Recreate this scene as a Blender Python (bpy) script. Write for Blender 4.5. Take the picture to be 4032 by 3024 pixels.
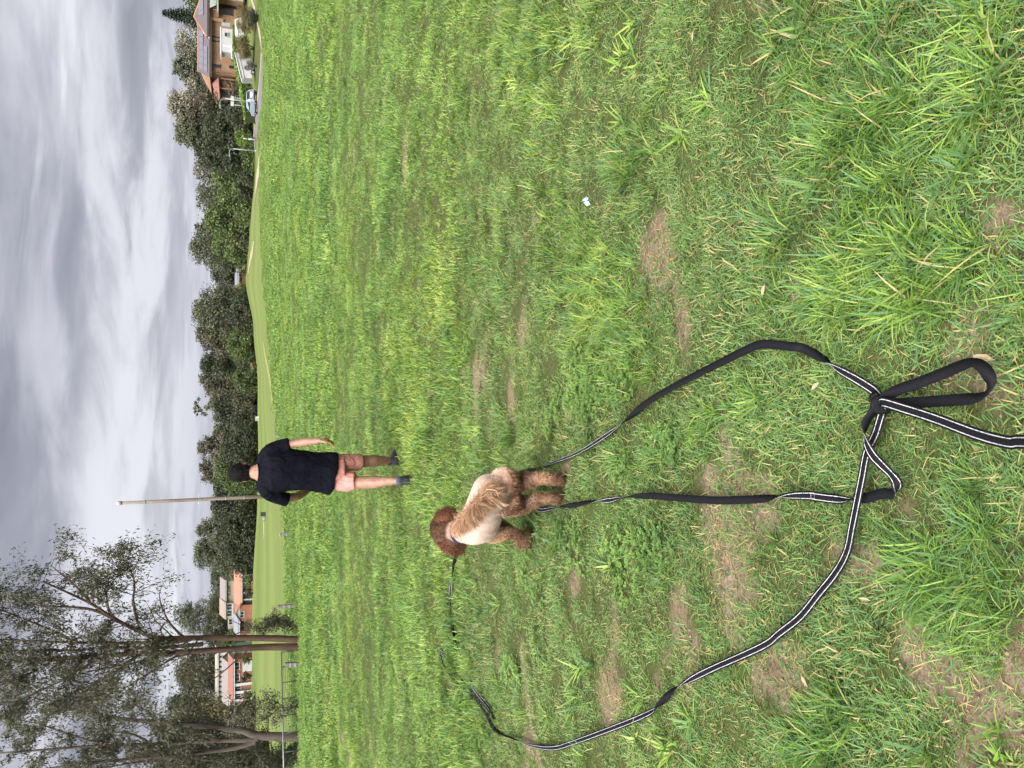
import bpy, math, random
import numpy as np
from mathutils import Vector, Matrix

for o in list(bpy.data.objects):
    bpy.data.objects.remove(o)
SC = bpy.context.scene
COL = SC.collection
R = math.radians

# ---------------------------------------------------------------- camera
FPX, CX, CY = 3000.0, 2016.0, 1512.0
CAM_H = 1.5
PITCH = math.atan((2016.0 - 990.0) / FPX)
CP, SP = math.cos(PITCH), math.sin(PITCH)
cam_d = bpy.data.cameras.new('camera')
cam_d.sensor_fit = 'HORIZONTAL'
cam_d.sensor_width = 36.0
cam_d.lens = 36.0 * FPX / 4032.0
cam_d.clip_start, cam_d.clip_end = 0.05, 5000
cam = bpy.data.objects.new('camera', cam_d)
COL.objects.link(cam)
# the phone was held sideways: picture-left is the world's up
cam.matrix_world = Matrix(((0, 1, 0, 0), (-SP, 0, -CP, 0), (-CP, 0, SP, CAM_H), (0, 0, 0, 1)))
SC.camera = cam
# ---------------------------------------------------------------- light
EXPOSURE = 3.1
SUN_EL, SUN_AZ = 56.0, -160.0          # azimuth measured from +Y towards +X
SC.view_settings.view_transform = 'Standard'
SC.view_settings.look = 'None'
SC.view_settings.exposure = EXPOSURE
SC.view_settings.gamma = 1.0
sun_d = bpy.data.lights.new('sun', 'SUN')
sun_d.energy = 1.5
sun_d.angle = R(70)
sun_d.color = (1.0, 0.965, 0.91)
sun = bpy.data.objects.new('sun', sun_d)
COL.objects.link(sun)
sun.location = (0, 0, 60)
_sd = Vector((math.sin(R(SUN_AZ)) * math.cos(R(SUN_EL)), math.cos(R(SUN_AZ)) * math.cos(R(SUN_EL)), math.sin(R(SUN_EL))))
sun.rotation_euler = (-_sd).to_track_quat('-Z', 'Y').to_euler()


class NT:
    """tiny helper round a node tree"""
    def __init__(s, tree):
        s.t = tree
        tree.nodes.clear()

    def n(s, kind, ins=None, **kw):
        nd = s.t.nodes.new(kind)
        for k, v in kw.items():
            setattr(nd, k, v)
        for k, v in (ins or {}).items():
            sock = nd.inputs[k]
            if isinstance(v, bpy.types.NodeSocket):
                s.t.links.new(v, sock)
            else:
                sock.default_value = v
        return nd

    def math(s, op, a, b=0.0, c=0.0, clamp=False):
        nd = s.n('ShaderNodeMath', {0: a, 1: b, 2: c}, operation=op, use_clamp=clamp)
        return nd.outputs[0]

    def vmath(s, op, a, b=(0, 0, 0)):
        nd = s.n('ShaderNodeVectorMath', {0: a, 1: b}, operation=op)
        return nd.outputs[0]

    def noise(s, vec, scale, detail=3, rough=0.5, dist=0.0):
        return s.n('ShaderNodeTexNoise', {'Vector': vec, 'Scale': scale, 'Detail': detail, 'Roughness': rough, 'Distortion': dist}).outputs['Fac']

    def ramp(s, fac, stops, mode='LINEAR'):
        nd = s.n('ShaderNodeValToRGB', {0: fac})
        nd.color_ramp.interpolation = mode
        e = nd.color_ramp.elements
        while len(e) < len(stops):
            e.new(0.5)
        for el, (p, c) in zip(e, stops):
            el.position = p
            el.color = (c[0], c[1], c[2], 1) if len(c) == 3 else c
        return nd.outputs[0]

    def mix(s, fac, a, b, mode='MIX'):
        nd = s.n('ShaderNodeMix', data_type='RGBA', blend_type=mode)
        for i, v in ((0, fac), (6, a), (7, b)):
            if isinstance(v, bpy.types.NodeSocket):
                s.t.links.new(v, nd.inputs[i])
            else:
                nd.inputs[i].default_value = (*v, 1) if isinstance(v, tuple) and len(v) == 3 else v
        return nd.outputs[2]

    def mapr(s, v, a, b, c=0.0, d=1.0, smooth=True):
        nd = s.n('ShaderNodeMapRange', {'Value': v, 'From Min': a, 'From Max': b, 'To Min': c, 'To Max': d})
        nd.interpolation_type = 'SMOOTHSTEP' if smooth else 'LINEAR'
        return nd.outputs[0]


def build_world():
    w = bpy.data.worlds.new('World')
    SC.world = w
    w.use_nodes = True
    t = NT(w.node_tree)
    sky = t.n('ShaderNodeTexSky', sky_type='NISHITA')
    sky.sun_disc = False
    sky.sun_elevation = R(SUN_EL)
    sky.sun_rotation = R(SUN_AZ)
    d = t.n('ShaderNodeTexCoord').outputs['Generated']
    sep = t.n('ShaderNodeSeparateXYZ', {0: d})
    z = t.math('MAXIMUM', sep.outputs[2], 0.0)
    den = t.math('ADD', z, 0.085)
    px = t.math('DIVIDE', sep.outputs[0], den)
    py = t.math('DIVIDE', sep.outputs[1], den)
    p = t.n('ShaderNodeCombineXYZ', {0: px, 1: py, 2: 3.7}).outputs[0]
    warp = t.n('ShaderNodeTexNoise', {'Vector': p, 'Scale': 0.5, 'Detail': 2.0}).outputs['Color']
    warp = t.vmath('MULTIPLY', t.vmath('SUBTRACT', warp, (0.5, 0.5, 0.5)), (1.6, 1.6, 0.0))
    pw = t.vmath('ADD', p, warp)
    big = t.noise(pw, 0.38, 5, 0.5)
    mid = t.noise(pw, 1.0, 6, 0.52)
    c = t.math('ADD', t.math('MULTIPLY', big, 0.55), t.math('MULTIPLY', mid, 0.45))
    k = 10.0 / (2.0 ** EXPOSURE)
    def s(v):
        return tuple(((x / 255.0 + 0.055) / 1.055) ** 2.4 * k for x in v)
    cloud = t.ramp(c, [(0.385, s((134, 134, 147))), (0.445, s((157, 157, 168))), (0.495, s((181, 180, 190))),
                       (0.555, s((203, 202, 210))), (0.635, s((230, 229, 237)))])
    # thin bright gaps between the cloud sheets
    g = t.noise(t.vmath('MULTIPLY', pw, (0.4, 0.8, 1.0)), 0.7, 6, 0.6)
    gap = t.mapr(g, 0.56, 0.70)
    cloud = t.mix(gap, cloud, s((252, 251, 255)))
    # even pale haze low down
    glow = t.math('MULTIPLY', t.mapr(z, 0.28, 0.13), t.mapr(mid, 0.42, 0.58, 0.10, 0.85))
    cloud = t.mix(glow, cloud, s((232, 231, 239)))
    hz = t.mapr(z, 0.02, 0.13, 0.75, 0.0)
    cloud = t.mix(hz, cloud, s((192, 193, 211)))
    # a trace of the blue sky above the clouds
    col = t.mix(0.985, sky.outputs[0], cloud)
    bg = t.n('ShaderNodeBackground', {'Color': col, 'Strength': 0.1})
    out = t.n('ShaderNodeOutputWorld')
    t.t.links.new(bg.outputs[0], out.inputs[0])


build_world()
SC.cycles.max_bounces = 4
SC.cycles.diffuse_bounces = 2
SC.cycles.glossy_bounces = 2
SC.cycles.transmission_bounces = 2
SC.cycles.use_adaptive_sampling = True
SC.cycles.adaptive_threshold = 0.04
SC.cycles.adaptive_min_samples = 16

# ---------------------------------------------------------------- picture <-> place
def W(x, y, Y):
    """the world point at forward distance Y that the photograph shows at pixel (x, y)"""
    r, dn = CY - y, x - CX
    dy = FPX * CP - dn * SP
    dz = -FPX * SP - dn * CP
    s = Y / dy
    return Vector((r * s, Y, CAM_H + dz * s))


def PZ(x, Y):
    return W(x, 0, Y).z


def PX(y, Y, x=985):
    return W(x, y, Y).x


def hash2(ix, iy, seed):
    h = (ix.astype(np.int64) * 374761393 + iy.astype(np.int64) * 668265263 + seed * 2147483647) & 0xFFFFFFFF
    h = ((h ^ (h >> 13)) * 1274126177) & 0xFFFFFFFF
    h = h ^ (h >> 16)
    return (h & 0xFFFF) / 65535.0


def vnoise(x, y, seed=0):
    ix, iy = np.floor(x), np.floor(y)
    fx, fy = x - ix, y - iy
    fx, fy = fx * fx * (3 - 2 * fx), fy * fy * (3 - 2 * fy)
    a, b = hash2(ix, iy, seed), hash2(ix + 1, iy, seed)
    c, d = hash2(ix, iy + 1, seed), hash2(ix + 1, iy + 1, seed)
    return (a * (1 - fx) + b * fx) * (1 - fy) + (c * (1 - fx) + d * fx) * fy


def fbm(x, y, seed=0, oct=4):
    s, a, t = 0.0, 0.5, 0.0
    for i in range(oct):
        s = s + a * vnoise(x, y, seed + i * 17)
        t += a
        a *= 0.5
        x, y = x * 2.03 + 11.3, y * 2.03 + 5.7
    return s / t


# ---------------------------------------------------------------- lie of the land
_D = np.array([22, 30, 45, 60, 80, 100, 115, 130, 160, 200, 250, 320, 450], float)
_PROF = {
    3600: [1206, 1192, 1168, 1142, 1114, 1087, 1068, 1048, 1012, 972, 935, 895, 870],
    3024: [1206, 1190, 1165, 1140, 1112, 1085, 1065, 1045, 1010, 975, 940, 905, 880],
    2700: [1204, 1180, 1155, 1132, 1110, 1085, 1066, 1050, 1018, 985, 955, 915, 890],
    2300: [1204, 1165, 1140, 1127, 1108, 1088, 1072, 1058, 1030, 998, 975, 945, 920],
    1900: [1204, 1152, 1122, 1105, 1090, 1075, 1065, 1055, 1038, 1019, 1000, 985, 975],
    1512: [1206, 1148, 1100, 1080, 1063, 1050, 1043, 1037, 1028, 1017, 1005, 995, 985],
    1300: [1206, 1148, 1096, 1069, 1050, 1035, 1026, 1018, 1008, 998, 990, 985, 980],
    1100: [1206, 1148, 1096, 1069, 1045, 1025, 1012, 998, 980, 966, 970, 975, 978],
    900: [1206, 1148, 1096, 1069, 1045, 1028, 1016, 1005, 988, 975, 974, 978, 980],
    700: [1206, 1148, 1096, 1069, 1046, 1032, 1022, 1012, 998, 988, 984, 982, 980],
    450: [1206, 1148, 1096, 1069, 1046, 1031, 1017, 1002, 980, 970, 965, 960, 955],
    330: [1206, 1148, 1096, 1069, 1046, 1031, 1013, 975, 960, 950, 945, 940, 935],
    200: [1206, 1148, 1096, 1069, 1046, 1032, 1008, 948, 938, 932, 930, 930, 930],
    0: [1206, 1148, 1096, 1070, 1048, 1036, 1020, 985, 945, 938, 934, 932, 930],
    -700: [1206, 1148, 1096, 1070, 1048, 1036, 1020, 990, 945, 938, 934, 932, 930],
}
_ys = sorted(_PROF, reverse=True)
_ts = np.array([(CY - y) / 3170.0 for y in _ys])
_DG = np.exp(np.linspace(math.log(8), math.log(450), 160))
_ZG = []
for _y in _ys:
    v = np.array(_PROF[_y], float)
    dep = PITCH + np.arctan((v - CX) / FPX)
    zz = CAM_H - _D * np.tan(dep)
    zi = np.interp(_DG, np.concatenate(([8, 15], _D)), np.concatenate(([0, 0], zz)))
    ker = np.exp(-0.5 * (np.arange(-8, 9) / 3.0) ** 2)
    zi = np.convolve(np.pad(zi, 8, mode='edge'), ker / ker.sum(), 'valid')
    _ZG.append(zi)
_ZG = np.array(_ZG)


def terr_smooth(X, Y):
    X, Y = np.asarray(X, float), np.asarray(Y, float)
    Yc = np.clip(Y, 8.0, 450.0)
    t = np.clip(X / np.maximum(Y, 8.0), _ts[0], _ts[-1])
    j = np.clip(np.searchsorted(_ts, t) - 1, 0, len(_ts) - 2)
    ft = (t - _ts[j]) / (_ts[j + 1] - _ts[j])
    ft = ft * ft * (3 - 2 * ft)
    g = (np.log(Yc) - math.log(8)) / (math.log(450) - math.log(8)) * 159
    i = np.clip(np.floor(g).astype(int), 0, 158)
    fg = g - i
    z = ((_ZG[j, i] * (1 - fg) + _ZG[j, i + 1] * fg) * (1 - ft) + (_ZG[j + 1, i] * (1 - fg) + _ZG[j + 1, i + 1] * fg) * ft)
    return z * np.clip((Y - 8) / 10.0, 0, 1)


def terr(X, Y):
    X, Y = np.asarray(X, float), np.asarray(Y, float)
    fade = np.clip(1.2 - Y / 70.0, 0, 1)
    bump = (fbm(X * 0.9, Y * 0.9, 3, 3) - 0.5) * 0.075 + (fbm(X * 3.1, Y * 3.1, 9, 2) - 0.5) * 0.03
    return terr_smooth(X, Y) + bump * fade


def G(x, y, h=0.0):
    """where the ray through pixel (x, y) meets the ground (or h above it)"""
    d = W(x, y, 1.0) - Vector((0, 0, CAM_H))
    Ys = _GY
    for _ in range(3):
        below = CAM_H + d.z * Ys < terr(d.x * Ys, Ys) + h
        if not below.any():
            return Vector((d.x * 400, 400, CAM_H + d.z * 400))
        i = max(int(below.argmax()), 1)
        Ys = np.linspace(Ys[i - 1], Ys[i], 24)
    b = float(Ys[i])
    b = float(Ys[12])
    return Vector((d.x * b, b, CAM_H + d.z * b))


_GY = np.exp(np.linspace(math.log(0.6), math.log(600), 520))


def on_ground(x, Y):
    return float(terr(x, Y))


# ---------------------------------------------------------------- mesh helpers
def link(o, parent=None):
    COL.objects.link(o)
    if parent is not None:
        o.parent = parent
    return o


def tag(o, label=None, cat=None, group=None, kind=None):
    for k, v in (('label', label), ('category', cat), ('group', group), ('kind', kind)):
        if v:
            o[k] = v
    return o


def thing(name, label, cat, loc=(0, 0, 0), group=None):
    o = bpy.data.objects.new(name, None)
    o.empty_display_size = 0.2
    link(o)
    o.location = loc
    return tag(o, label, cat, group)


def np_mesh(name, V, F, col=None, smooth=False):
    """V (n,3), F (m,k) of one face size; col (n,3) per vertex"""
    V, F = np.asarray(V, np.float32), np.asarray(F, np.int32)
    me = bpy.data.meshes.new(name)
    n, m, k = len(V), len(F), F.shape[1]
    me.vertices.add(n)
    me.vertices.foreach_set('co', V.ravel())
    me.loops.add(m * k)
    me.loops.foreach_set('vertex_index', F.ravel())
    me.polygons.add(m)
    me.polygons.foreach_set('loop_start', np.arange(0, m * k, k, dtype=np.int32))
    if smooth:
        me.polygons.foreach_set('use_smooth', np.ones(m, bool))
    if col is not None:
        at = me.attributes.new('Col', 'FLOAT_COLOR', 'POINT')
        c4 = np.ones((n, 4), np.float32)
        c4[:, :3] = col
        at.data.foreach_set('color', c4.ravel())
    me.update()
    return me


class MB:
    def __init__(s):
        s.v, s.f = [], []

    def add(s, vs, fs):
        b = len(s.v)
        s.v += [tuple(v) for v in vs]
        s.f += [tuple(i + b for i in f) for f in fs]
        return s

    def box(s, a, b):
        (x0, y0, z0), (x1, y1, z1) = a, b
        vs = [(x0, y0, z0), (x1, y0, z0), (x1, y1, z0), (x0, y1, z0), (x0, y0, z1), (x1, y0, z1), (x1, y1, z1), (x0, y1, z1)]
        return s.add(vs, [(0, 3, 2, 1), (4, 5, 6, 7), (0, 1, 5, 4), (1, 2, 6, 5), (2, 3, 7, 6), (3, 0, 4, 7)])

    def prism(s, pts, d):
        """a polygon (list of 3-D points) swept by the vector d"""
        n = len(pts)
        q = [Vector(p) + Vector(d) for p in pts]
        return s.add(list(pts) + q, [tuple(range(n))[::-1], tuple(range(n, 2 * n))] + [(i, (i + 1) % n, n + (i + 1) % n, n + i) for i in range(n)])

    def slab(s, p, t):
        """a planar polygon given thickness t along its normal"""
        p = [Vector(q) for q in p]
        nrm = (p[1] - p[0]).cross(p[2] - p[0]).normalized()
        return s.prism(p, nrm * t)

    def tube(s, pts, rad, n=8, caps=True, up=None):
        pts = [Vector(p) for p in pts]
        if not isinstance(rad, (list, tuple)):
            rad = [rad] * len(pts)
        rings = []
        ref = Vector(up) if up else None
        for i, p in enumerate(pts):
            t = (pts[min(i + 1, len(pts) - 1)] - pts[max(i - 1, 0)]).normalized()
            if ref is None:
                ref = Vector((1, 0, 0)) if abs(t.x) < 0.8 else Vector((0, 1, 0))
            a = (ref - t * ref.dot(t)).normalized()
            b = t.cross(a)
            ref = a
            r = rad[i]
            ra, rb = r if isinstance(r, (list, tuple)) else (r, r)
            rings.append([p + a * (math.cos(2 * math.pi * k / n) * ra) + b * (math.sin(2 * math.pi * k / n) * rb) for k in range(n)])
        vs = [v for r in rings for v in r]
        fs = []
        for i in range(len(pts) - 1):
            for k in range(n):
                k2 = (k + 1) % n
                fs.append((i * n + k, i * n + k2, (i + 1) * n + k2, (i + 1) * n + k))
        if caps:
            fs.append(tuple(range(n))[::-1])
            fs.append(tuple((len(pts) - 1) * n + k for k in range(n)))
        return s.add(vs, fs)

    def ball(s, c, r, nu=12, nv=8):
        c = Vector(c)
        rx, ry, rz = r if isinstance(r, (list, tuple)) else (r, r, r)
        vs = [c + Vector((0, 0, rz))]
        for j in range(1, nv):
            th = math.pi * j / nv
            for i in range(nu):
                ph = 2 * math.pi * i / nu
                vs.append(c + Vector((rx * math.sin(th) * math.cos(ph), ry * math.sin(th) * math.sin(ph), rz * math.cos(th))))
        vs.append(c - Vector((0, 0, rz)))
        fs = [(0, 1 + i, 1 + (i + 1) % nu) for i in range(nu)]
        for j in range(nv - 2):
            for i in range(nu):
                a, b = 1 + j * nu + i, 1 + j * nu + (i + 1) % nu
                fs.append((a, a + nu, b + nu, b))
        last = len(vs) - 1
        o = 1 + (nv - 2) * nu
        fs += [(last, o + (i + 1) % nu, o + i) for i in range(nu)]
        return s.add(vs, fs)

    def build(s, name, mat, parent=None, smooth=False, bevel=0.0, top=None):
        me = bpy.data.meshes.new(name)
        me.from_pydata(s.v, [], s.f)
        if smooth:
            me.polygons.foreach_set('use_smooth', np.ones(len(s.f), bool))
        me.update()
        o = bpy.data.objects.new(name, me)
        if mat:
            me.materials.append(mat)
        link(o, parent)
        if bevel:
            m = o.modifiers.new('bevel', 'BEVEL')
            m.width, m.segments, m.limit_method = bevel, 2, 'ANGLE'
        return o


def obj(name, me, mat, parent=None):
    o = bpy.data.objects.new(name, me)
    if mat:
        me.materials.append(mat)
    return link(o, parent)


def union(mb, name, voxel, smooth=4, deci=1.0, mat=None, parent=None):
    """one continuous skin over all the overlapping shapes in mb"""
    o = mb.build(name + '_tmp', None)
    m = o.modifiers.new('r', 'REMESH')
    m.mode, m.voxel_size, m.use_smooth_shade = 'VOXEL', voxel, True
    m2 = o.modifiers.new('s', 'SMOOTH')
    m2.factor, m2.iterations = 0.5, smooth
    if deci < 1:
        m3 = o.modifiers.new('d', 'DECIMATE')
        m3.ratio = deci
    dg = bpy.context.evaluated_depsgraph_get()
    me = bpy.data.meshes.new_from_object(o.evaluated_get(dg))
    me.name = name
    bpy.data.objects.remove(o)
    me.polygons.foreach_set('use_smooth', np.ones(len(me.polygons), bool))
    return obj(name, me, mat, parent)


# ---------------------------------------------------------------- materials
def material(name):
    m = bpy.data.materials.new(name)
    m.use_nodes = True
    return m, NT(m.node_tree)


def finish(t, bsdf, disp=None):
    out = t.n('ShaderNodeOutputMaterial')
    t.t.links.new(bsdf, out.inputs[0])
    if disp is not None:
        t.t.links.new(disp, out.inputs[2])


_MATS = {}


def mat(name, color, rough=0.7, var=0.25, scale=3.0, metal=0.0, spec=0.3, bump=0.0, bscale=40.0):
    """a plain painted / built surface: colour, blotchy wear, fine relief"""
    if name in _MATS:
        return _MATS[name]
    m, t = material(name)
    pos = t.n('ShaderNodeNewGeometry').outputs['Position']
    f = t.noise(pos, scale, 5, 0.6)
    lo = tuple(c * (1 - var) for c in color)
    hi = tuple(min(1, c * (1 + var)) for c in color)
    col = t.ramp(f, [(0.3, lo), (0.7, hi)])
    ins = {'Base Color': col, 'Roughness': rough, 'Metallic': metal, 'Specular IOR Level': spec}
    if bump:
        b = t.n('ShaderNodeBump', {'Height': t.noise(pos, bscale, 4, 0.6), 'Strength': bump, 'Distance': 0.02})
        ins['Normal'] = b.outputs[0]
    p = t.n('ShaderNodeBsdfPrincipled', ins)
    finish(t, p.outputs[0])
    _MATS[name] = m
    return m


def mat_brick(name, c1, c2, mortar=(0.42, 0.38, 0.33)):
    m, t = material(name)
    tc = t.n('ShaderNodeNewGeometry').outputs['Position']
    sp = t.n('ShaderNodeSeparateXYZ', {0: tc})
    v = t.n('ShaderNodeCombineXYZ', {0: t.math('ADD', sp.outputs[0], sp.outputs[1]), 1: sp.outputs[2], 2: 0.0}).outputs[0]
    b = t.n('ShaderNodeTexBrick', {'Vector': v, 'Color1': (*c1, 1), 'Color2': (*c2, 1), 'Mortar': (*mortar, 1), 'Scale': 1.0,
                                   'Mortar Size': 0.006, 'Brick Width': 0.24, 'Row Height': 0.086})
    col = t.mix(t.noise(tc, 0.6, 4), b.outputs['Color'], tuple(x * 0.75 for x in c1))
    p = t.n('ShaderNodeBsdfPrincipled', {'Base Color': col, 'Roughness': 0.85, 'Specular IOR Level': 0.2})
    finish(t, p.outputs[0])
    return m


def mat_leaf(name, dark, light, tip=None, trans=0.25, rough=0.55):
    """leaves: the vertex colour 'Col' carries clump tone (r), leaf tone (g)"""
    m, t = material(name)
    at = t.n('ShaderNodeAttribute', attribute_name='Col')
    sp = t.n('ShaderNodeSeparateColor', {0: at.outputs['Color']})
    f = t.math('ADD', t.math('MULTIPLY', sp.outputs[0], 0.55), t.math('MULTIPLY', sp.outputs[1], 0.45))
    stops = [(0.15, dark), (0.75, light)]
    if tip:
        stops.append((0.97, tip))
    col = t.ramp(f, stops)
    p = t.n('ShaderNodeBsdfPrincipled', {'Base Color': col, 'Roughness': rough, 'Specular IOR Level': 0.3})
    tr = t.n('ShaderNodeBsdfTranslucent', {'Color': col})
    mx = t.n('ShaderNodeMixShader', {0: trans, 1: p.outputs[0], 2: tr.outputs[0]})
    finish(t, mx.outputs[0])
    return m


def mat_bark(name, c1, c2, scale=6.0):
    m, t = material(name)
    pos = t.n('ShaderNodeNewGeometry').outputs['Position']
    v = t.vmath('MULTIPLY', pos, (1.0, 1.0, 0.18))
    f = t.noise(v, scale, 6, 0.65)
    col = t.ramp(f, [(0.3, c1), (0.7, c2)])
    b = t.n('ShaderNodeBump', {'Height': f, 'Strength': 0.7, 'Distance': 0.04})
    p = t.n('ShaderNodeBsdfPrincipled', {'Base Color': col, 'Roughness': 0.9, 'Normal': b.outputs[0], 'Specular IOR Level': 0.15})
    finish(t, p.outputs[0])
    return m


def mat_glass(name='window_glass'):
    if name in _MATS:
        return _MATS[name]
    m, t = material(name)
    p = t.n('ShaderNodeBsdfPrincipled', {'Base Color': (0.02, 0.025, 0.03, 1), 'Roughness': 0.08, 'Specular IOR Level': 0.6})
    finish(t, p.outputs[0])
    _MATS[name] = m
    return m


# ---------------------------------------------------------------- the ground
# boundary between the rough grass and the mown oval: image px -> ground
_bnd = [(3300, 1150), (3024, 1150), (2700, 1140), (2300, 1132), (2000, 1122), (1850, 1110), (1600, 1086), (1400, 1066), (1200, 1046), (1000, 1031), (850, 1024)]
_bt, _bY = [], []
for yy, xx in _bnd[::1]:
    g = G(xx, min(yy, 3024))
    _bt.append((CY - yy) / 3170.0)
    _bY.append(g.y)
_bt, _bY = np.array(_bt), np.array(_bY)


def mown_mask(X, Y):
    t = X / np.maximum(Y, 5)
    yb = np.interp(t, _bt, _bY)
    wob = (vnoise(X * 0.25, Y * 0.25, 41) - 0.5) * 4
    m = np.clip((Y - yb + wob) / (0.04 * yb) + 0.5, 0, 1)
    verge = np.clip((Y - 112) / 10, 0, 1)
    return np.where(t < _bt[-1], m, np.maximum(m * np.clip(1 - (t - _bt[-1]) / 0.1, 0, 1), verge))


# worn bare-earth patches: pixel centre, half sizes along X and Y on the ground (m), turn (deg)
_soil_px = [(3800, 230, 0.10, 0.075, 10), (3740, 90, 0.05, 0.03, 20), (2615, 965, 0.17, 0.13, 10), (2540, 1010, .12, .05, 0), (3545, 1740, 0.12, 0.08, 0),
            (3900, 1480, 0.15, 0.10, 25), (3800, 1330, 0.06, 0.04, 0), (3720, 1560, 0.10, 0.05, 0), (2830, 2170, 0.16, 0.14, 0), (2900, 2330, 0.22, 0.12, -15),
            (2640, 2560, 0.30, 0.07, -22), (2700, 2730, 0.20, 0.07, -20), (2400, 2600, 0.26, 0.07, -12), (2420, 2760, .2, .06, -15), (3000, 1960, .12, .07, 10),
            (2220, 1900, 0.16, 0.07, -10), (2060, 1270, 0.20, 0.10, 0), (2010, 1520, .18, .07, 5), (2880, 1770, 0.14, 0.07, 30), (2800, 1900, .12, .07, 20),
            (3080, 2600, .09, .14, 20), (3130, 2720, 0.10, 0.12, 0), (3640, 2560, 0.06, 0.08, 15), (3760, 2740, 0.05, 0.11, 5), (3420, 2240, .06, .05, 0),
            (3340, 2190, .08, .05, 0), (3620, 930, .07, .05, 0), (2690, 1250, .14, .05, 10), (3150, 1230, .07, .04, 0), (3120, 1150, .06, .05, 0), (2870, 460, .05, .04, 0),
            (2270, 2240, .16, .06, -10), (2480, 2240, .14, .05, -10), (2990, 2700, .16, .07, -10), (3130, 230, .05, .04, 0), (3000, 20, .05, .05, 0), (2560, 2880, .16, .05, -10),
            (3560, 2010, .05, .04, 0), (1960, 2600, .2, .05, -5), (2150, 620, .16, .05, 5), (2330, 480, .12, .05, 0), (3950, 900, .05, .04, 0), (4010, 2480, .06, .05, 0)]
_soil = []
for (px_, py_, a_, b_, tw) in _soil_px:
    g = G(px_, py_)
    _soil.append((g.x, g.y, a_, b_, R(tw)))


def soil_mask(X, Y):
    n = fbm(X * 5.0, Y * 5.0, 77, 3) - 0.5
    m = np.zeros_like(X)
    for (cx, cy, a, b, tw) in _soil:
        dx, dy = X - cx, Y - cy
        u = (dx * math.cos(tw) + dy * math.sin(tw)) / a
        v = (-dx * math.sin(tw) + dy * math.cos(tw)) / b
        d = np.sqrt(u * u + v * v) * 0.98 + n * 2.2
        m = np.maximum(m, np.clip((1.12 - d) / 1.0, 0, 1))
    # scattered worn spots: more of them near the camera and to the left
    s = fbm(X * 1.3, Y * 2.6, 101, 4)
    left = np.clip(0.5 - X / np.maximum(Y, 2) * 0.8, 0.2, 1.0)
    near = np.clip(1.15 - Y / 11.0, 0.0, 1)
    th = 0.785 - 0.08 * left * near
    m = np.maximum(m, np.clip((s - th) / 0.045, 0, 1) * np.clip(1.3 - Y / 30.0, 0, 1))
    return m


def long_mask(X, Y):
    """where the grass stands long and lush"""
    a = fbm(X * 0.55 + 3, Y * 0.8, 201, 3)
    b = fbm(X * 1.9, Y * 2.4, 207, 2)
    return np.clip((0.55 * a + 0.45 * b - 0.45) / 0.16, 0, 1)


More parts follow.
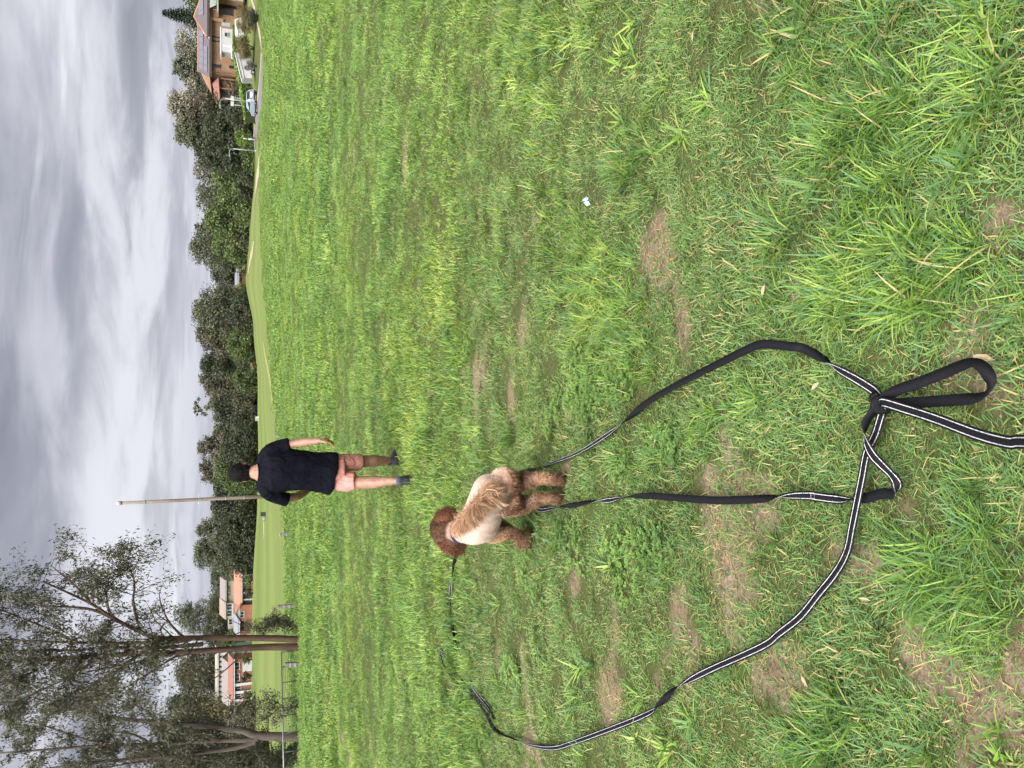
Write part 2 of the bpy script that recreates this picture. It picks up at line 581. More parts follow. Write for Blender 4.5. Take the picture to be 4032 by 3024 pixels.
def build_ground():
    Ys = [-6.0]
    while Ys[-1] < 900:
        Ys.append(Ys[-1] + max(0.055, 0.0115 * Ys[-1]))
    Ys = np.array(Ys)
    s = np.linspace(-1, 1, 321)
    s = 0.75 * s + 0.25 * s ** 3
    wY = 6.5 + 0.85 * np.maximum(Ys, 0)
    X = s[None, :] * wY[:, None]
    Y = np.repeat(Ys[:, None], len(s), 1)
    Z = terr(X, Y)
    far = np.clip((Y - 450) / 450, 0, 1)
    Z = Z + far * 4
    V = np.stack([X, Y, Z], -1).reshape(-1, 3)
    nr, nc = X.shape
    i = np.arange(nr * nc).reshape(nr, nc)
    F = np.stack([i[:-1, :-1], i[:-1, 1:], i[1:, 1:], i[1:, :-1]], -1).reshape(-1, 4)
    so, mw, lg = soil_mask(X, Y), mown_mask(X, Y), long_mask(X, Y)
    col = np.stack([so, mw, lg], -1).reshape(-1, 3)
    me = np_mesh('ground', V, F, col, True)
    m, t = material('turf_and_soil')
    at = t.n('ShaderNodeAttribute', attribute_name='Col')
    sp = t.n('ShaderNodeSeparateColor', {0: at.outputs['Color']})
    pos = t.n('ShaderNodeNewGeometry').outputs['Position']
    fine = t.noise(pos, 60, 5, 0.7)
    mid = t.noise(pos, 9, 4, 0.6)
    soil = t.ramp(t.math('ADD', t.math('MULTIPLY', fine, .6), t.math('MULTIPLY', mid, .4)),
                  [(0.30, (0.065, 0.044, 0.029)), (0.46, (0.135, 0.098, 0.067)), (0.60, (0.205, 0.156, 0.112)), (0.78, (0.34, 0.275, 0.205))])
    thatch = t.ramp(t.noise(pos, 130, 5, 0.8), [(0.32, (0.018, 0.026, 0.009)), (0.46, (0.045, 0.058, 0.018)), (0.58, (0.085, 0.085, 0.036)), (0.72, (0.20, 0.17, 0.09))])  # straw thatch; deep shade between blades is painted into its dark tones
    thatch2 = t.mix(t.mapr(t.noise(pos, 3.0, 3), 0.4, 0.65, 0.0, 0.45), thatch, (0.05, 0.085, 0.018))
    sm = t.math('ADD', sp.outputs[0], t.math('MULTIPLY', t.math('SUBTRACT', fine, 0.5), 0.5))
    base = t.mix(t.mapr(sm, 0.15, 0.75), thatch2, soil)
    # mown oval: mower stripes and dry spells
    sx = t.n('ShaderNodeSeparateXYZ', {0: pos})
    stripe = t.noise(t.n('ShaderNodeCombineXYZ', {0: t.math('MULTIPLY', sx.outputs[0], 0.006), 1: t.math('MULTIPLY', sx.outputs[1], 0.032), 2: 0.0}).outputs[0], 1.0, 2, 0.4)
    oval = t.ramp(stripe, [(0.30, (0.085, 0.118, 0.034)), (0.46, (0.112, 0.145, 0.044)), (0.56, (0.134, 0.162, 0.054)), (0.72, (0.160, 0.182, 0.066))])
    oval = t.mix(t.mapr(t.noise(t.vmath('MULTIPLY', pos, (0.05, 0.35, 1)), 1.0, 5, 0.6), 0.52, 0.75), oval, (0.165, 0.165, 0.062))
    oval = t.mix(t.math('MULTIPLY', t.noise(pos, 2.5, 5, .75), 0.55), oval, (0.06, 0.10, 0.022))
    oval = t.mix(t.mapr(t.noise(pos, 0.25, 4, .65), .5, .75, 0, .5), oval, (0.15, 0.15, 0.06))
    base = t.mix(sp.outputs[1], base, oval)
    bh = t.math('ADD', t.math('MULTIPLY', fine, 1.0), t.math('MULTIPLY', mid, 1.5))
    bm = t.n('ShaderNodeBump', {'Height': bh, 'Strength': 0.8, 'Distance': 0.02})
    p = t.n('ShaderNodeBsdfPrincipled', {'Base Color': base, 'Roughness': 0.95, 'Normal': bm.outputs[0], 'Specular IOR Level': 0.1})
    finish(t, p.outputs[0])
    o = obj('ground', me, m)
    return tag(o, kind='structure')


build_ground()


def ground_strip(name, pts, width, m, lift=0.012, side=0.0, kind='structure', n=60, thick=0.0, fray=0.0):
    """a strip that follows the ground along pixel points; width in metres (or list)"""
    P = []
    for p in pts:
        P.append(G(p[0], p[1]) if len(p) == 2 else Vector((p[0], p[1], 0)))
    if not isinstance(width, (list, tuple)):
        width = [width] * len(P)
    u = np.linspace(0, len(P) - 1, n)
    ax, ay = [p.x for p in P], [p.y for p in P]
    xs, ys, ws = np.interp(u, range(len(P)), ax), np.interp(u, range(len(P)), ay), np.interp(u, range(len(P)), width)
    k = np.ones(5) / 5
    xs = np.convolve(np.pad(xs, 2, mode='edge'), k, 'valid')
    ys = np.convolve(np.pad(ys, 2, mode='edge'), k, 'valid')
    tx, ty = np.gradient(xs), np.gradient(ys)
    L = np.hypot(tx, ty) + 1e-9
    nx, ny = -ty / L, tx / L
    cross = np.linspace(-0.5, 0.5, 7) + side
    fr = 1 + fray * (vnoise(u * 3.0, u * 0 + 7.3, 5) - 0.5) * 2
    X = xs[:, None] + nx[:, None] * cross[None] * (ws * fr)[:, None]
    Y = ys[:, None] + ny[:, None] * cross[None] * (ws * fr)[:, None]
    Z = terr(X, Y) + lift
    i = np.arange(n * 7).reshape(n, 7)
    F = np.stack([i[:-1, :-1], i[1:, :-1], i[1:, 1:], i[:-1, 1:]], -1).reshape(-1, 4)
    me = np_mesh(name, np.stack([X, Y, Z], -1).reshape(-1, 3), F, None, True)
    return tag(obj(name, me, m), kind=kind)


M_DIRT = mat('pale_dirt', (0.27, 0.225, 0.15), 0.95, 0.2, 2.0, bump=0.3)
M_DRYTURF = mat('dry_turf', (0.175, 0.18, 0.065), 0.95, 0.2, 1.2)
M_ASPH = mat('asphalt', (0.125, 0.115, 0.12), 0.9, 0.15, 2.0, bump=0.2)
M_CONC = mat('concrete_path', (0.27, 0.215, 0.185), 0.9, 0.12, 1.5)
ground_strip('dirt_track', [(1036, 577), (1028, 615), (1021, 653), (1009, 725), (1003, 790), (1001, 816)], [0.9, 2.2, 2.4, 2.0, 1.4, 0.5], M_DIRT, 0.05, fray=.5)
ground_strip('dirt_track', [(1001, 955), (995, 985), (986, 1020), (980, 1055), (977, 1078)], [0.6, 2.4, 2.2, 1.4, .5], M_DIRT, 0.05, fray=.5)
ground_strip('dry_turf_track', [(1035, 1350), (1051, 1433), (1068, 1532), (1085, 1648), (1090, 1715)], 1.6, M_DRYTURF, 0.03, fray=.4)
ground_strip('dirt_patch', [(1038, 2058), (1040, 2090), (1041, 2125)], [1.0, 3.0, .8], M_DIRT, 0.04, n=24, fray=.3)


def ground_band(name, far, near, m, lift=0.02, n=50, kind='structure'):
    """a paved band between two pixel lines, laid on the ground"""
    def res(px):
        P = [G(*p) for p in px]
        u = np.linspace(0, len(P) - 1, n)
        return np.interp(u, range(len(P)), [p.x for p in P]), np.interp(u, range(len(P)), [p.y for p in P])
    (ax, ay), (bx, by) = res(far), res(near)
    w = np.linspace(0, 1, 9)
    X = ax[:, None] * (1 - w) + bx[:, None] * w
    Y = ay[:, None] * (1 - w) + by[:, None] * w
    Z = terr(X, Y) + lift
    i = np.arange(n * 9).reshape(n, 9)
    F = np.stack([i[:-1, :-1], i[1:, :-1], i[1:, 1:], i[:-1, 1:]], -1).reshape(-1, 4)
    me = np_mesh(name, np.stack([X, Y, Z], -1).reshape(-1, 3), F, None, True)
    return tag(obj(name, me, m), kind=kind)


_far = [(988, -60), (988, 0), (1003, 45), (1023, 150), (1029, 196), (1027, 241), (1021, 331), (1012, 422), (1003, 500), (996, 570), (990, 640), (984, 740), (980, 800)]
_mid = [(994, -60), (995, 0), (1010, 45), (1029, 150), (1034, 196), (1030, 241), (1024, 331), (1015, 422), (1005.5, 500), (998, 570), (992, 640), (986, 740), (982, 800)]
_nea = [(1034.5, 230), (1037, 300), (1037, 350), (1031, 410), (1021, 470), (1012, 530), (1004, 600), (996, 670), (990, 740), (988, 810)]
ground_band('footpath', _far, _mid, M_CONC, 0.05)
ground_band('road', _mid[4:], _nea, M_ASPH, 0.025)

# ---------------------------------------------------------------- grass
def mat_grass(name, dry=0.0, pale=0.0, warm=False):
    m, t = material(name)
    at = t.n('ShaderNodeAttribute', attribute_name='Col')
    sp = t.n('ShaderNodeSeparateColor', {0: at.outputs['Color']})
    pos = t.n('ShaderNodeNewGeometry').outputs['Position']
    rnd = t.n('ShaderNodeObjectInfo').outputs['Random']
    patch = t.noise(t.vmath('MULTIPLY', pos, (1, 1, 0)), 0.9, 4, 0.6)
    patch2 = t.noise(t.vmath('MULTIPLY', pos, (1, 1.4, 0)), 0.16, 3, 0.5)
    tone = t.math('ADD', t.math('MULTIPLY', sp.outputs[0], 0.40), t.math('ADD', t.math('MULTIPLY', t.mapr(patch, 0.3, 0.7, 0.1, 0.9, False), 0.62), t.math('MULTIPLY', rnd, 0.14)))
    col = t.ramp(tone, [(0.32, (0.036, 0.088, 0.018)), (0.48, (0.080, 0.172, 0.031)), (0.64, (0.146, 0.268, 0.050)), (0.80, (0.240, 0.360, 0.105)), (0.96, (0.35, 0.43, 0.18))])
    col = t.mix(t.mapr(patch2, 0.35, 0.65), col, t.mix(1.0, col, (1.22, 1.05, 0.8), 'MULTIPLY'))
    if warm:
        col = t.mix(1.0, col, (1.18, 1.14, 0.95), 'MULTIPLY')
    if pale:
        col = t.mix(pale, col, (0.20, 0.29, 0.115))
    # cooler blue-green blades, straw-dry blades
    col = t.mix(t.mapr(sp.outputs[2], 0.72, 0.78), col, (0.11, 0.22, 0.085))
    drym = t.mapr(t.math('ADD', sp.outputs[2], t.math('MULTIPLY', t.math('SUBTRACT', patch, 0.5), 0.35)), 0.11 + dry, 0.08 + dry, smooth=False)
    col = t.mix(drym, col, (0.40, 0.33, 0.15))
    # paler sheath at the foot of each blade
    col = t.mix(t.mapr(sp.outputs[1], 0.28, 0.0, 0.0, 0.55), col, (0.12, 0.14, 0.055))
    p = t.n('ShaderNodeBsdfPrincipled', {'Base Color': col, 'Roughness': 0.5, 'Specular IOR Level': 0.28})
    tr = t.n('ShaderNodeBsdfTranslucent', {'Color': col})
    mx = t.n('ShaderNodeMixShader', {0: 0.36, 1: p.outputs[0], 2: tr.outputs[0]})
    finish(t, mx.outputs[0])
    return m


M_GRASS = mat_grass('grass_blades', -0.06, 0.0, True)
M_GRASS_NEAR = mat_grass('grass_blades_trodden', 0.03, 0.26)
M_GRASS_MID = mat_grass('grass_blades_meadow', -0.05, 0.04, True)
M_GRASS_DRY = mat_grass('grass_blades_dry', 0.25)


def tuft_mesh(name, rng, n, radius, lmin, lmax, w, lean=(0.3, 1.1), curl=0.9, comb=0.0):
    """n bent blades round a centre. Col: r tone, g along the blade, b kind"""
    S = 3
    rr = radius * np.sqrt(rng.random(n))
    th = rng.random(n) * 2 * math.pi
    bx, by = rr * np.cos(th), rr * np.sin(th)
    az = rng.random(n) * 2 * math.pi
    az = np.where(rng.random(n) < 0.35, th + rng.normal(0, .5, n), az)
    if comb:
        az = np.where(rng.random(n) < comb, rng.normal(0.0, 0.5, n), az)
    ln = lmin + (lmax - lmin) * rng.random(n) ** 1.3
    le = lean[0] + (lean[1] - lean[0]) * rng.random(n)
    cu = curl * (0.4 + rng.random(n))
    ww = w * (0.65 + 0.7 * rng.random(n))
    tone, kind = rng.random(n), rng.random(n)
    V = np.zeros((n, 2 * S + 1, 3))
    C = np.zeros((n, 2 * S + 1, 3))
    px, py, pz = bx.copy(), by.copy(), np.full(n, -0.006)
    side = np.stack([-np.sin(az), np.cos(az)], 1)
    for k in range(S + 1):
        f = k / S
        wk = ww * (1.0, 0.95, 0.7, 0.0)[k] * 0.5
        if k < S:
            for q, sg in ((0, -1), (1, 1)):
                V[:, 2 * k + q, 0] = px + side[:, 0] * wk * sg
                V[:, 2 * k + q, 1] = py + side[:, 1] * wk * sg
                V[:, 2 * k + q, 2] = pz
                C[:, 2 * k + q] = np.stack([tone, np.full(n, f), kind], 1)
            a = np.minimum(le + cu * f, 1.75)
            st = ln / S
            px = px + np.cos(az) * np.sin(a) * st
            py = py + np.sin(az) * np.sin(a) * st
            pz = np.maximum(pz + np.cos(a) * st, 0.002 + 0.004 * f)
        else:
            V[:, 6] = np.stack([px, py, pz], 1)
            C[:, 6] = np.stack([tone, np.ones(n), kind], 1)
    b = np.arange(n)[:, None] * 7
    tri = np.array([[0, 1, 3], [0, 3, 2], [2, 3, 5], [2, 5, 4], [4, 5, 6]])
    F = (b[:, None, :] + tri[None]).reshape(-1, 3)
    return np_mesh(name, V.reshape(-1, 3), F, C.reshape(-1, 3), True)


def clover_mesh(name, rng, n, radius):
    V, F, C = [], [], []
    for i in range(n):
        r, th = radius * math.sqrt(rng.random()), rng.random() * 6.283
        h = 0.015 + 0.03 * rng.random()
        c = np.array([r * math.cos(th), r * math.sin(th), h])
        a0, tone = rng.random() * 6.283, 0.1 + 0.5 * rng.random()
        for l in range(3):
            a = a0 + l * 2.094
            s = 0.007 + 0.004 * rng.random()
            d, e = np.array([math.cos(a), math.sin(a), 0.25]), np.array([-math.sin(a), math.cos(a), 0])
            b = len(V)
            V += [c, c + d * s * .9 + e * s * .75, c + d * s * 1.7, c + d * s * .9 - e * s * .75]
            F.append((b, b + 1, b + 2, b + 3))
            C += [(tone, .8, .5)] * 4
    return np_mesh(name, np.array(V), np.array(F), np.array(C))


def variants(prefix, k, fn, m):
    c = bpy.data.collections.new(prefix)
    for i in range(k):
        me = fn(prefix + '_tuft', np.random.default_rng(hash(prefix) % 1000 * 0 + 13 * i + len(prefix)))
        me.materials.append(m)
        c.objects.link(bpy.data.objects.new(prefix + '_tuft', me))
    return c


def scatter(name, P, rot, scl, idx, coll, label, cat):
    me = bpy.data.meshes.new(name)
    n = len(P)
    me.vertices.add(n)
    me.vertices.foreach_set('co', np.asarray(P, np.float32).ravel())
    for nm, ty, key, arr in (('rot', 'FLOAT_VECTOR', 'vector', rot), ('scl', 'FLOAT_VECTOR', 'vector', scl), ('idx', 'INT', 'value', idx)):
        a = me.attributes.new(nm, ty, 'POINT')
        a.data.foreach_set(key, np.asarray(arr, np.int32 if ty == 'INT' else np.float32).ravel())
    o = bpy.data.objects.new(name, me)
    link(o)
    ng = bpy.data.node_groups.new(name + '_nodes', 'GeometryNodeTree')
    ng.interface.new_socket('Geometry', in_out='INPUT', socket_type='NodeSocketGeometry')
    ng.interface.new_socket('Geometry', in_out='OUTPUT', socket_type='NodeSocketGeometry')
    N, L = ng.nodes, ng.links
    gi, go = N.new('NodeGroupInput'), N.new('NodeGroupOutput')
    ci = N.new('GeometryNodeCollectionInfo')
    ci.inputs['Collection'].default_value = coll
    ci.inputs['Separate Children'].default_value = True
    ci.inputs['Reset Children'].default_value = True
    ip = N.new('GeometryNodeInstanceOnPoints')
    ip.inputs['Pick Instance'].default_value = True
    def attr(nm, ty):
        a = N.new('GeometryNodeInputNamedAttribute')
        a.data_type = ty
        a.inputs['Name'].default_value = nm
        return a.outputs['Attribute']
    e2r = N.new('FunctionNodeEulerToRotation')
    L.new(attr('rot', 'FLOAT_VECTOR'), e2r.inputs[0])
    L.new(gi.outputs[0], ip.inputs['Points'])
    L.new(ci.outputs[0], ip.inputs['Instance'])
    L.new(attr('idx', 'INT'), ip.inputs['Instance Index'])
    L.new(e2r.outputs[0], ip.inputs['Rotation'])
    L.new(attr('scl', 'FLOAT_VECTOR'), ip.inputs['Scale'])
    L.new(ip.outputs[0], go.inputs[0])
    md = o.modifiers.new('scatter', 'NODES')
    md.node_group = ng
    return tag(o, label, cat, kind='stuff')


def sample_band(rng, y0, y1, dens, half=0.55, pad=1.1):
    """uniform random points in the wedge the camera (and a step aside) sees"""
    n = int(dens * ((y1 - y0) * 2 * pad + half * (y1 * y1 - y0 * y0)))
    Y = []
    mx = half * y1 + pad
    k = int(n * 1.0)
    Y = rng.random(k * 4) * (y1 - y0) + y0
    keep = rng.random(k * 4) < (half * Y + pad) / mx
    Y = Y[keep][:n]
    X = (rng.random(len(Y)) * 2 - 1) * (half * Y + pad)
    return X, Y


DENS = 1.0
LEASH_PTS = []
CLUMPS = [(3440, 1090, .16, 46, 1.15), (3520, 1010, .08, 16, 1.0), (3300, 1180, .08, 14, .9), (2330, 1120, .26, 44, .9), (2450, 1320, .24, 44, .85), (2300, 1420, .22, 34, .85), (2240, 1000, .22, 30, .8), (2500, 1480, .18, 24, .8),
          (3760, 1080, .07, 14, .9), (3700, 1150, .05, 8, .8), (3480, 420, .10, 18, 1.0), (3600, 560, .09, 16, .9), (3250, 560, .09, 14, .8), (3900, 330, .06, 12, .9), (3200, 300, .09, 14, .85), (2520, 640, .2, 26, .7),
          (2050, 350, .35, 34, .9), (2150, 180, .3, 34, .9), (1850, 260, .4, 26, 1.0), (2000, 60, .3, 26, .9), (2350, 60, .2, 22, .8), (1550, 620, .25, 26, 1.3), (3330, 2830, .06, 12, .9), (3200, 2960, .08, 16, .95), (3600, 2240, .06, 9, .8),
          (3700, 2330, .08, 12, .8), (3860, 2500, .07, 12, .75), (3900, 2200, .08, 14, .75), (3960, 1250, .06, 10, .8), (2760, 1620, .1, 16, .75), (2600, 1700, .12, 18, .75), (2480, 1830, .12, 18, .7), (3920, 1800, .06, 10, .6), (3760, 1900, .07, 12, .6)]
WEEDS = [(3350, 660, .07, 9, .95), (3240, 720, .05, 6, .9), (3430, 760, .05, 6, .85), (3080, 170, .05, 6, .9), (3180, 90, .06, 8, .9), (2960, 1560, .06, 8, .95), (2870, 1610, .05, 7, .9), (2820, 1500, .05, 6, .85), (3330, 2770, .05, 7, .9), (3290, 2900, .05, 7, 1.0),
         (3230, 2830, .04, 5, .9), (3700, 2160, .05, 6, .85), (3900, 2940, .06, 7, .8), (3870, 60, .04, 4, 1.1), (3620, 380, .06, 6, .8), (3400, 1960, .04, 4, .7), (3160, 2260, .05, 6, .8), (2760, 1760, .06, 7, .8), (3080, 2080, .05, 6, .8), (3560, 1180, .06, 6, .8), (3750, 640, .05, 5, .8)]


def build_grass():
    rng = np.random.default_rng(5)
    near = variants('short_grass', 6, lambda nm, r: tuft_mesh(nm, r, 64, 0.075, 0.022, 0.062, 0.0030, (0.5, 1.35), 0.9), M_GRASS_NEAR)
    mids = variants('meadow_grass', 5, lambda nm, r: tuft_mesh(nm, r, 80, 0.15, 0.03, 0.085, 0.0052, (0.3, 1.2), 0.8), M_GRASS_MID)
    fars = variants('far_grass', 4, lambda nm, r: tuft_mesh(nm, r, 120, 0.36, 0.035, 0.10, 0.012, (0.25, 1.15), 0.7), M_GRASS)
    dist = variants('distant_grass', 4, lambda nm, r: tuft_mesh(nm, r, 150, 0.95, 0.05, 0.13, 0.035, (0.25, 1.1), 0.7), M_GRASS)
    longs = variants('long_grass', 6, lambda nm, r: tuft_mesh(nm, r, 46, 0.055, 0.07, 0.17, 0.0044, (0.25, 1.0), 1.1, 0.35), M_GRASS_MID)
    broad = variants('broad_grass', 4, lambda nm, r: tuft_mesh(nm, r, 20, 0.03, 0.06, 0.16, 0.0085, (0.55, 1.25), 0.6), M_GRASS_MID)
    drys = variants('dry_thatch', 4, lambda nm, r: tuft_mesh(nm, r, 40, 0.08, 0.02, 0.07, 0.0026, (1.2, 1.5), 0.35), M_GRASS_DRY)
    clov = variants('clover', 3, lambda nm, r: clover_mesh(nm, r, 40, 0.09), M_GRASS_NEAR)

    def put(name, coll, bands, label, cat, prob, sc, flat=0.12):
        Ps, Rs, Ss, Is = [], [], [], []
        for (y0, y1, d) in bands:
            X, Y = sample_band(rng, y0, y1, d * DENS)
            keep = rng.random(len(X)) < prob(X, Y)
            X, Y = X[keep], Y[keep]
            n = len(X)
            s = sc(X, Y) * (0.75 + 0.5 * rng.random(n))
            Ps.append(np.stack([X, Y, terr(X, Y)], 1))
            Rs.append(np.stack([rng.normal(0, flat, n), rng.normal(0, flat, n), rng.random(n) * 6.283], 1))
            Ss.append(np.stack([0.7 + 0.3 * s, 0.7 + 0.3 * s, s], 1) if name != 'long_grass' else np.stack([s, s, s], 1))
            Is.append(rng.integers(0, len(coll.objects), n))
        P = np.concatenate(Ps)
        scatter(name, P, np.concatenate(Rs), np.concatenate(Ss), np.concatenate(Is), coll, label, cat)
        return len(P)

    _rp = sorted(((g.x / g.y, g.y) for g in (G(*p) for p in _mid[:4] + _nea)), key=lambda q: q[0])
    _rt, _ry = np.array([q[0] for q in _rp]), np.array([q[1] for q in _rp])

    def clear(X, Y):
        t = X / np.maximum(Y, 1)
        return np.where((t > 0.2) & (Y > np.interp(t, _rt, _ry) - 1.5), 0.0, 1.0)

    def off_leash(X, Y, r):
        if not len(X):
            return np.ones(0)
        d = np.full(len(X), 9.0)
        for i in range(0, len(LEASH_PTS), 6):
            d = np.minimum(d, np.hypot(X - LEASH_PTS[i][0], Y - LEASH_PTS[i][1]))
        return np.clip(d / (r * np.clip(1.6 - Y / 4.2, 0.25, 1.0)), 0, 1)
    grassy = lambda X, Y: np.clip(1.0 - 1.0 * soil_mask(X, Y), 0.17, 1) * (1 - mown_mask(X, Y)) * clear(X, Y)
    tall = lambda X, Y: (0.68 + 0.75 * long_mask(X, Y)) * (0.55 + 0.45 * off_leash(X, Y, 0.10))
    c = []
    c.append(put('short_grass', near, [(0.7, 2.6, 330), (2.6, 5.5, 200)], 'short green lawn grass covering the near ground', 'grass', grassy, tall))
    c.append(put('meadow_grass', mids, [(5.2, 9.5, 62), (9.5, 15, 42)], 'green grass of the middle field around the man', 'grass', grassy, tall))
    c.append(put('far_grass', fars, [(14.5, 24, 12), (24, 42, 8)], 'rough green grass of the field beyond the man', 'grass', grassy, tall))
    c.append(put('distant_grass', dist, [(40, 70, 2.2), (70, 112, 1.0)], 'rough green grass reaching back to the road and oval', 'grass', grassy, tall))
    c.append(put('long_grass', longs, [(0.7, 3, 34), (3, 6, 26), (6, 14, 15), (14, 26, 6)], 'taller tufts of lush green grass among the lawn', 'grass',
                 lambda X, Y: np.clip(1 - 1.3 * soil_mask(X, Y), 0, 1) * np.clip(long_mask(X, Y) - 0.25, 0, 1) * (1 - mown_mask(X, Y)) * (off_leash(X, Y, 0.13) > .99), lambda X, Y: 0.5 + 0.5 * long_mask(X, Y), 0.2))
    c.append(put('broad_grass', broad, [(0.7, 3, 14), (3, 8, 6)], 'broad bladed weed grass sprawling across the near turf', 'grass',
                 lambda X, Y: np.clip(1 - 1.2 * soil_mask(X, Y), 0, 1) * np.clip((fbm(X * 0.9, Y * 0.9, 311, 2) - 0.42) * 6, 0, 1), lambda X, Y: 0.7 + 0.0 * X, 0.15))
    c.append(put('dry_thatch', drys, [(0.7, 3, 210), (3, 8, 75), (8, 14, 14)], 'dry straw coloured thatch lying on bare soil', 'dry grass',
                 lambda X, Y: np.clip(0.08 + 0.75 * soil_mask(X, Y) + (fbm(X * 0.8, Y * 0.8, 331, 3) - 0.5) * 1.4 + 0.35 * np.clip(-X / np.maximum(Y, 1.5), -.3, .5), 0.0, 1) * (1 - mown_mask(X, Y)), lambda X, Y: 0.8 + 0.0 * X, 0.05))
    c.append(put('clover', clov, [(0.7, 4, 70), (4, 8, 40)], 'patches of small round clover leaves in the turf', 'clover',
                 lambda X, Y: np.clip((fbm(X * 0.7 + 9, Y * 0.7, 351, 3) - 0.60) * 9, 0, 1) * (1 - soil_mask(X, Y)) * (off_leash(X, Y, 0.16) > .99), lambda X, Y: 0.9 + 0.0 * X, 0.1))
    # big lush clumps the photograph shows one by one: px, py, radius (m), number, size
    P, Rr, Ss, Is = [], [], [], []
    for (px_, py_, r, n, sz) in CLUMPS:
        g = G(px_, py_)
        for i in range(int(n * .7)):
            a, q = rng.random() * 6.283, r * math.sqrt(rng.random())
            x, y = g.x + q * math.cos(a), g.y + q * math.sin(a)
            if off_leash(np.array([x]), np.array([y]), .12)[0] < .99:
                continue
            P.append((x, y, float(terr(x, y))))
            lean = 0.35 * q / r
            Rr.append((-math.sin(a) * lean, math.cos(a) * lean, rng.random() * 6.283))
            s_ = sz * (.6 + .45 * rng.random())
            Ss.append((s_, s_, s_))
            Is.append(rng.integers(0, 6))
    scatter('grass_clumps', P, Rr, Ss, Is, longs, 'lush arching clumps of long grass standing out of the turf', 'grass')
    P, Rr, Ss, Is = [], [], [], []
    for (px_, py_, r, n, sz) in WEEDS:
        g = G(px_, py_)
        for i in range(max(2, n // 2)):
            a, q = rng.random() * 6.283, r * math.sqrt(rng.random())
            x, y = g.x + q * math.cos(a), g.y + q * math.sin(a)
            if off_leash(np.array([x]), np.array([y]), .12)[0] < .99:
                continue
            P.append((x, y, float(terr(x, y)) + .01))
            Rr.append((rng.normal(0, .2), rng.normal(0, .2), rng.random() * 6.283))
            s_ = sz * (.5 + .5 * rng.random())
            Ss.append((s_, s_, s_))
            Is.append(rng.integers(0, 4))
    scatter('broad_weeds', P, Rr, Ss, Is, broad, 'pale broad bladed weed clumps in the near turf', 'grass')
    # crumbs of earth and grit on the worn soil
    def crumb(nm, r):
        b = MB()
        for i in range(14):
            a, q = r.random() * 6.283, .06 * math.sqrt(r.random())
            s_ = .0018 + .004 * r.random() ** 3
            b.ball((q * math.cos(a), q * math.sin(a), s_ * .4), (s_, s_ * (.6 + .5 * r.random()), s_ * .6), 6, 4)
        me = bpy.data.meshes.new(nm)
        me.from_pydata(b.v, [], b.f)
        return me
    cr = variants('soil_crumbs', 4, crumb, mat('soil_crumb', (.20, .14, .095), .95, .45, 40))
    c.append(put('soil_crumbs', cr, [(0.7, 3, 160), (3, 6, 60)], 'crumbs of earth and grit on bare soil', 'soil', lambda X, Y: np.clip(soil_mask(X, Y) * 1.2, 0, 1), lambda X, Y: 1.0 + 0 * X, .1))
    print('grass instances', c)

# ---------------------------------------------------------------- the leash
def spline(P, per=8):
    """Catmull-Rom through rows of P"""
    P = np.asarray(P, float)
    Q = np.vstack([2 * P[0] - P[1], P, 2 * P[-1] - P[-2]])
    out = []
    for i in range(1, len(Q) - 2):
        for k in range(per):
            t = k / per
            a, b, c, d = Q[i - 1], Q[i], Q[i + 1], Q[i + 2]
            out.append(0.5 * ((2 * b) + (c - a) * t + (2 * a - 5 * b + 4 * c - d) * t * t + (3 * b - a - 3 * c + d) * t ** 3))
    out.append(P[-1])
    return np.array(out)


def ribbon_mesh(name, C, roll, lo, hi, lift, th, per_face=True):
    """part of the webbing between the cross positions lo..hi, lift above its face, thickness th"""
    n = len(C)
    T = np.gradient(C, axis=0)
    T /= np.linalg.norm(T, axis=1)[:, None]
    up = np.array([0, 0, 1.0])
    S = np.cross(T, up)
    S /= np.linalg.norm(S, axis=1)[:, None] + 1e-9
    N = np.cross(S, T)
    c, s = np.cos(roll)[:, None], np.sin(roll)[:, None]
    S2, N2 = S * c + N * s, N * c - S * s
    A = C + S2 * lo + N2 * lift
    B = C + S2 * hi + N2 * lift
    A2, B2 = A + N2 * th, B + N2 * th
    V = np.stack([A, B, B2, A2], 1).reshape(-1, 3)
    F = []
    for i in range(n - 1):
        a, b = 4 * i, 4 * i + 4
        F += [(a, a + 1, b + 1, b), (a + 1, a + 2, b + 2, b + 1), (a + 2, a + 3, b + 3, b + 2), (a + 3, a, b, b + 3)]
    F += [(0, 3, 2, 1), (4 * n - 4, 4 * n - 3, 4 * n - 2, 4 * n - 1)]
    return np_mesh(name, V, np.array(F), None, False)


def mat_webbing():
    m, t = material('black_webbing')
    pos = t.n('ShaderNodeNewGeometry').outputs['Position']
    f = t.noise(pos, 420, 2, 0.5)
    col = t.ramp(f, [(0.3, (0.0035, 0.0035, 0.005)), (0.7, (0.009, 0.009, 0.012))])
    b = t.n('ShaderNodeBump', {'Height': f, 'Strength': 0.5, 'Distance': 0.002})
    p = t.n('ShaderNodeBsdfPrincipled', {'Base Color': col, 'Roughness': 0.7, 'Normal': b.outputs[0], 'Specular IOR Level': 0.13})
    finish(t, p.outputs[0])
    return m


def mat_stripe():
    m, t = material('reflective_thread')
    pos = t.n('ShaderNodeNewGeometry').outputs['Position']
    f = t.noise(pos, 260, 1, 0.5)
    col = t.ramp(f, [(0.36, (0.10, 0.10, 0.11)), (0.46, (0.42, 0.42, 0.44))])
    p = t.n('ShaderNodeBsdfPrincipled', {'Base Color': col, 'Roughness': 0.4})
    finish(t, p.outputs[0])
    return m


def zoom_px(pts, ox, oy, k):
    return [(ox + p[0] / k, oy + p[1] / k) + tuple(p[2:]) for p in pts]


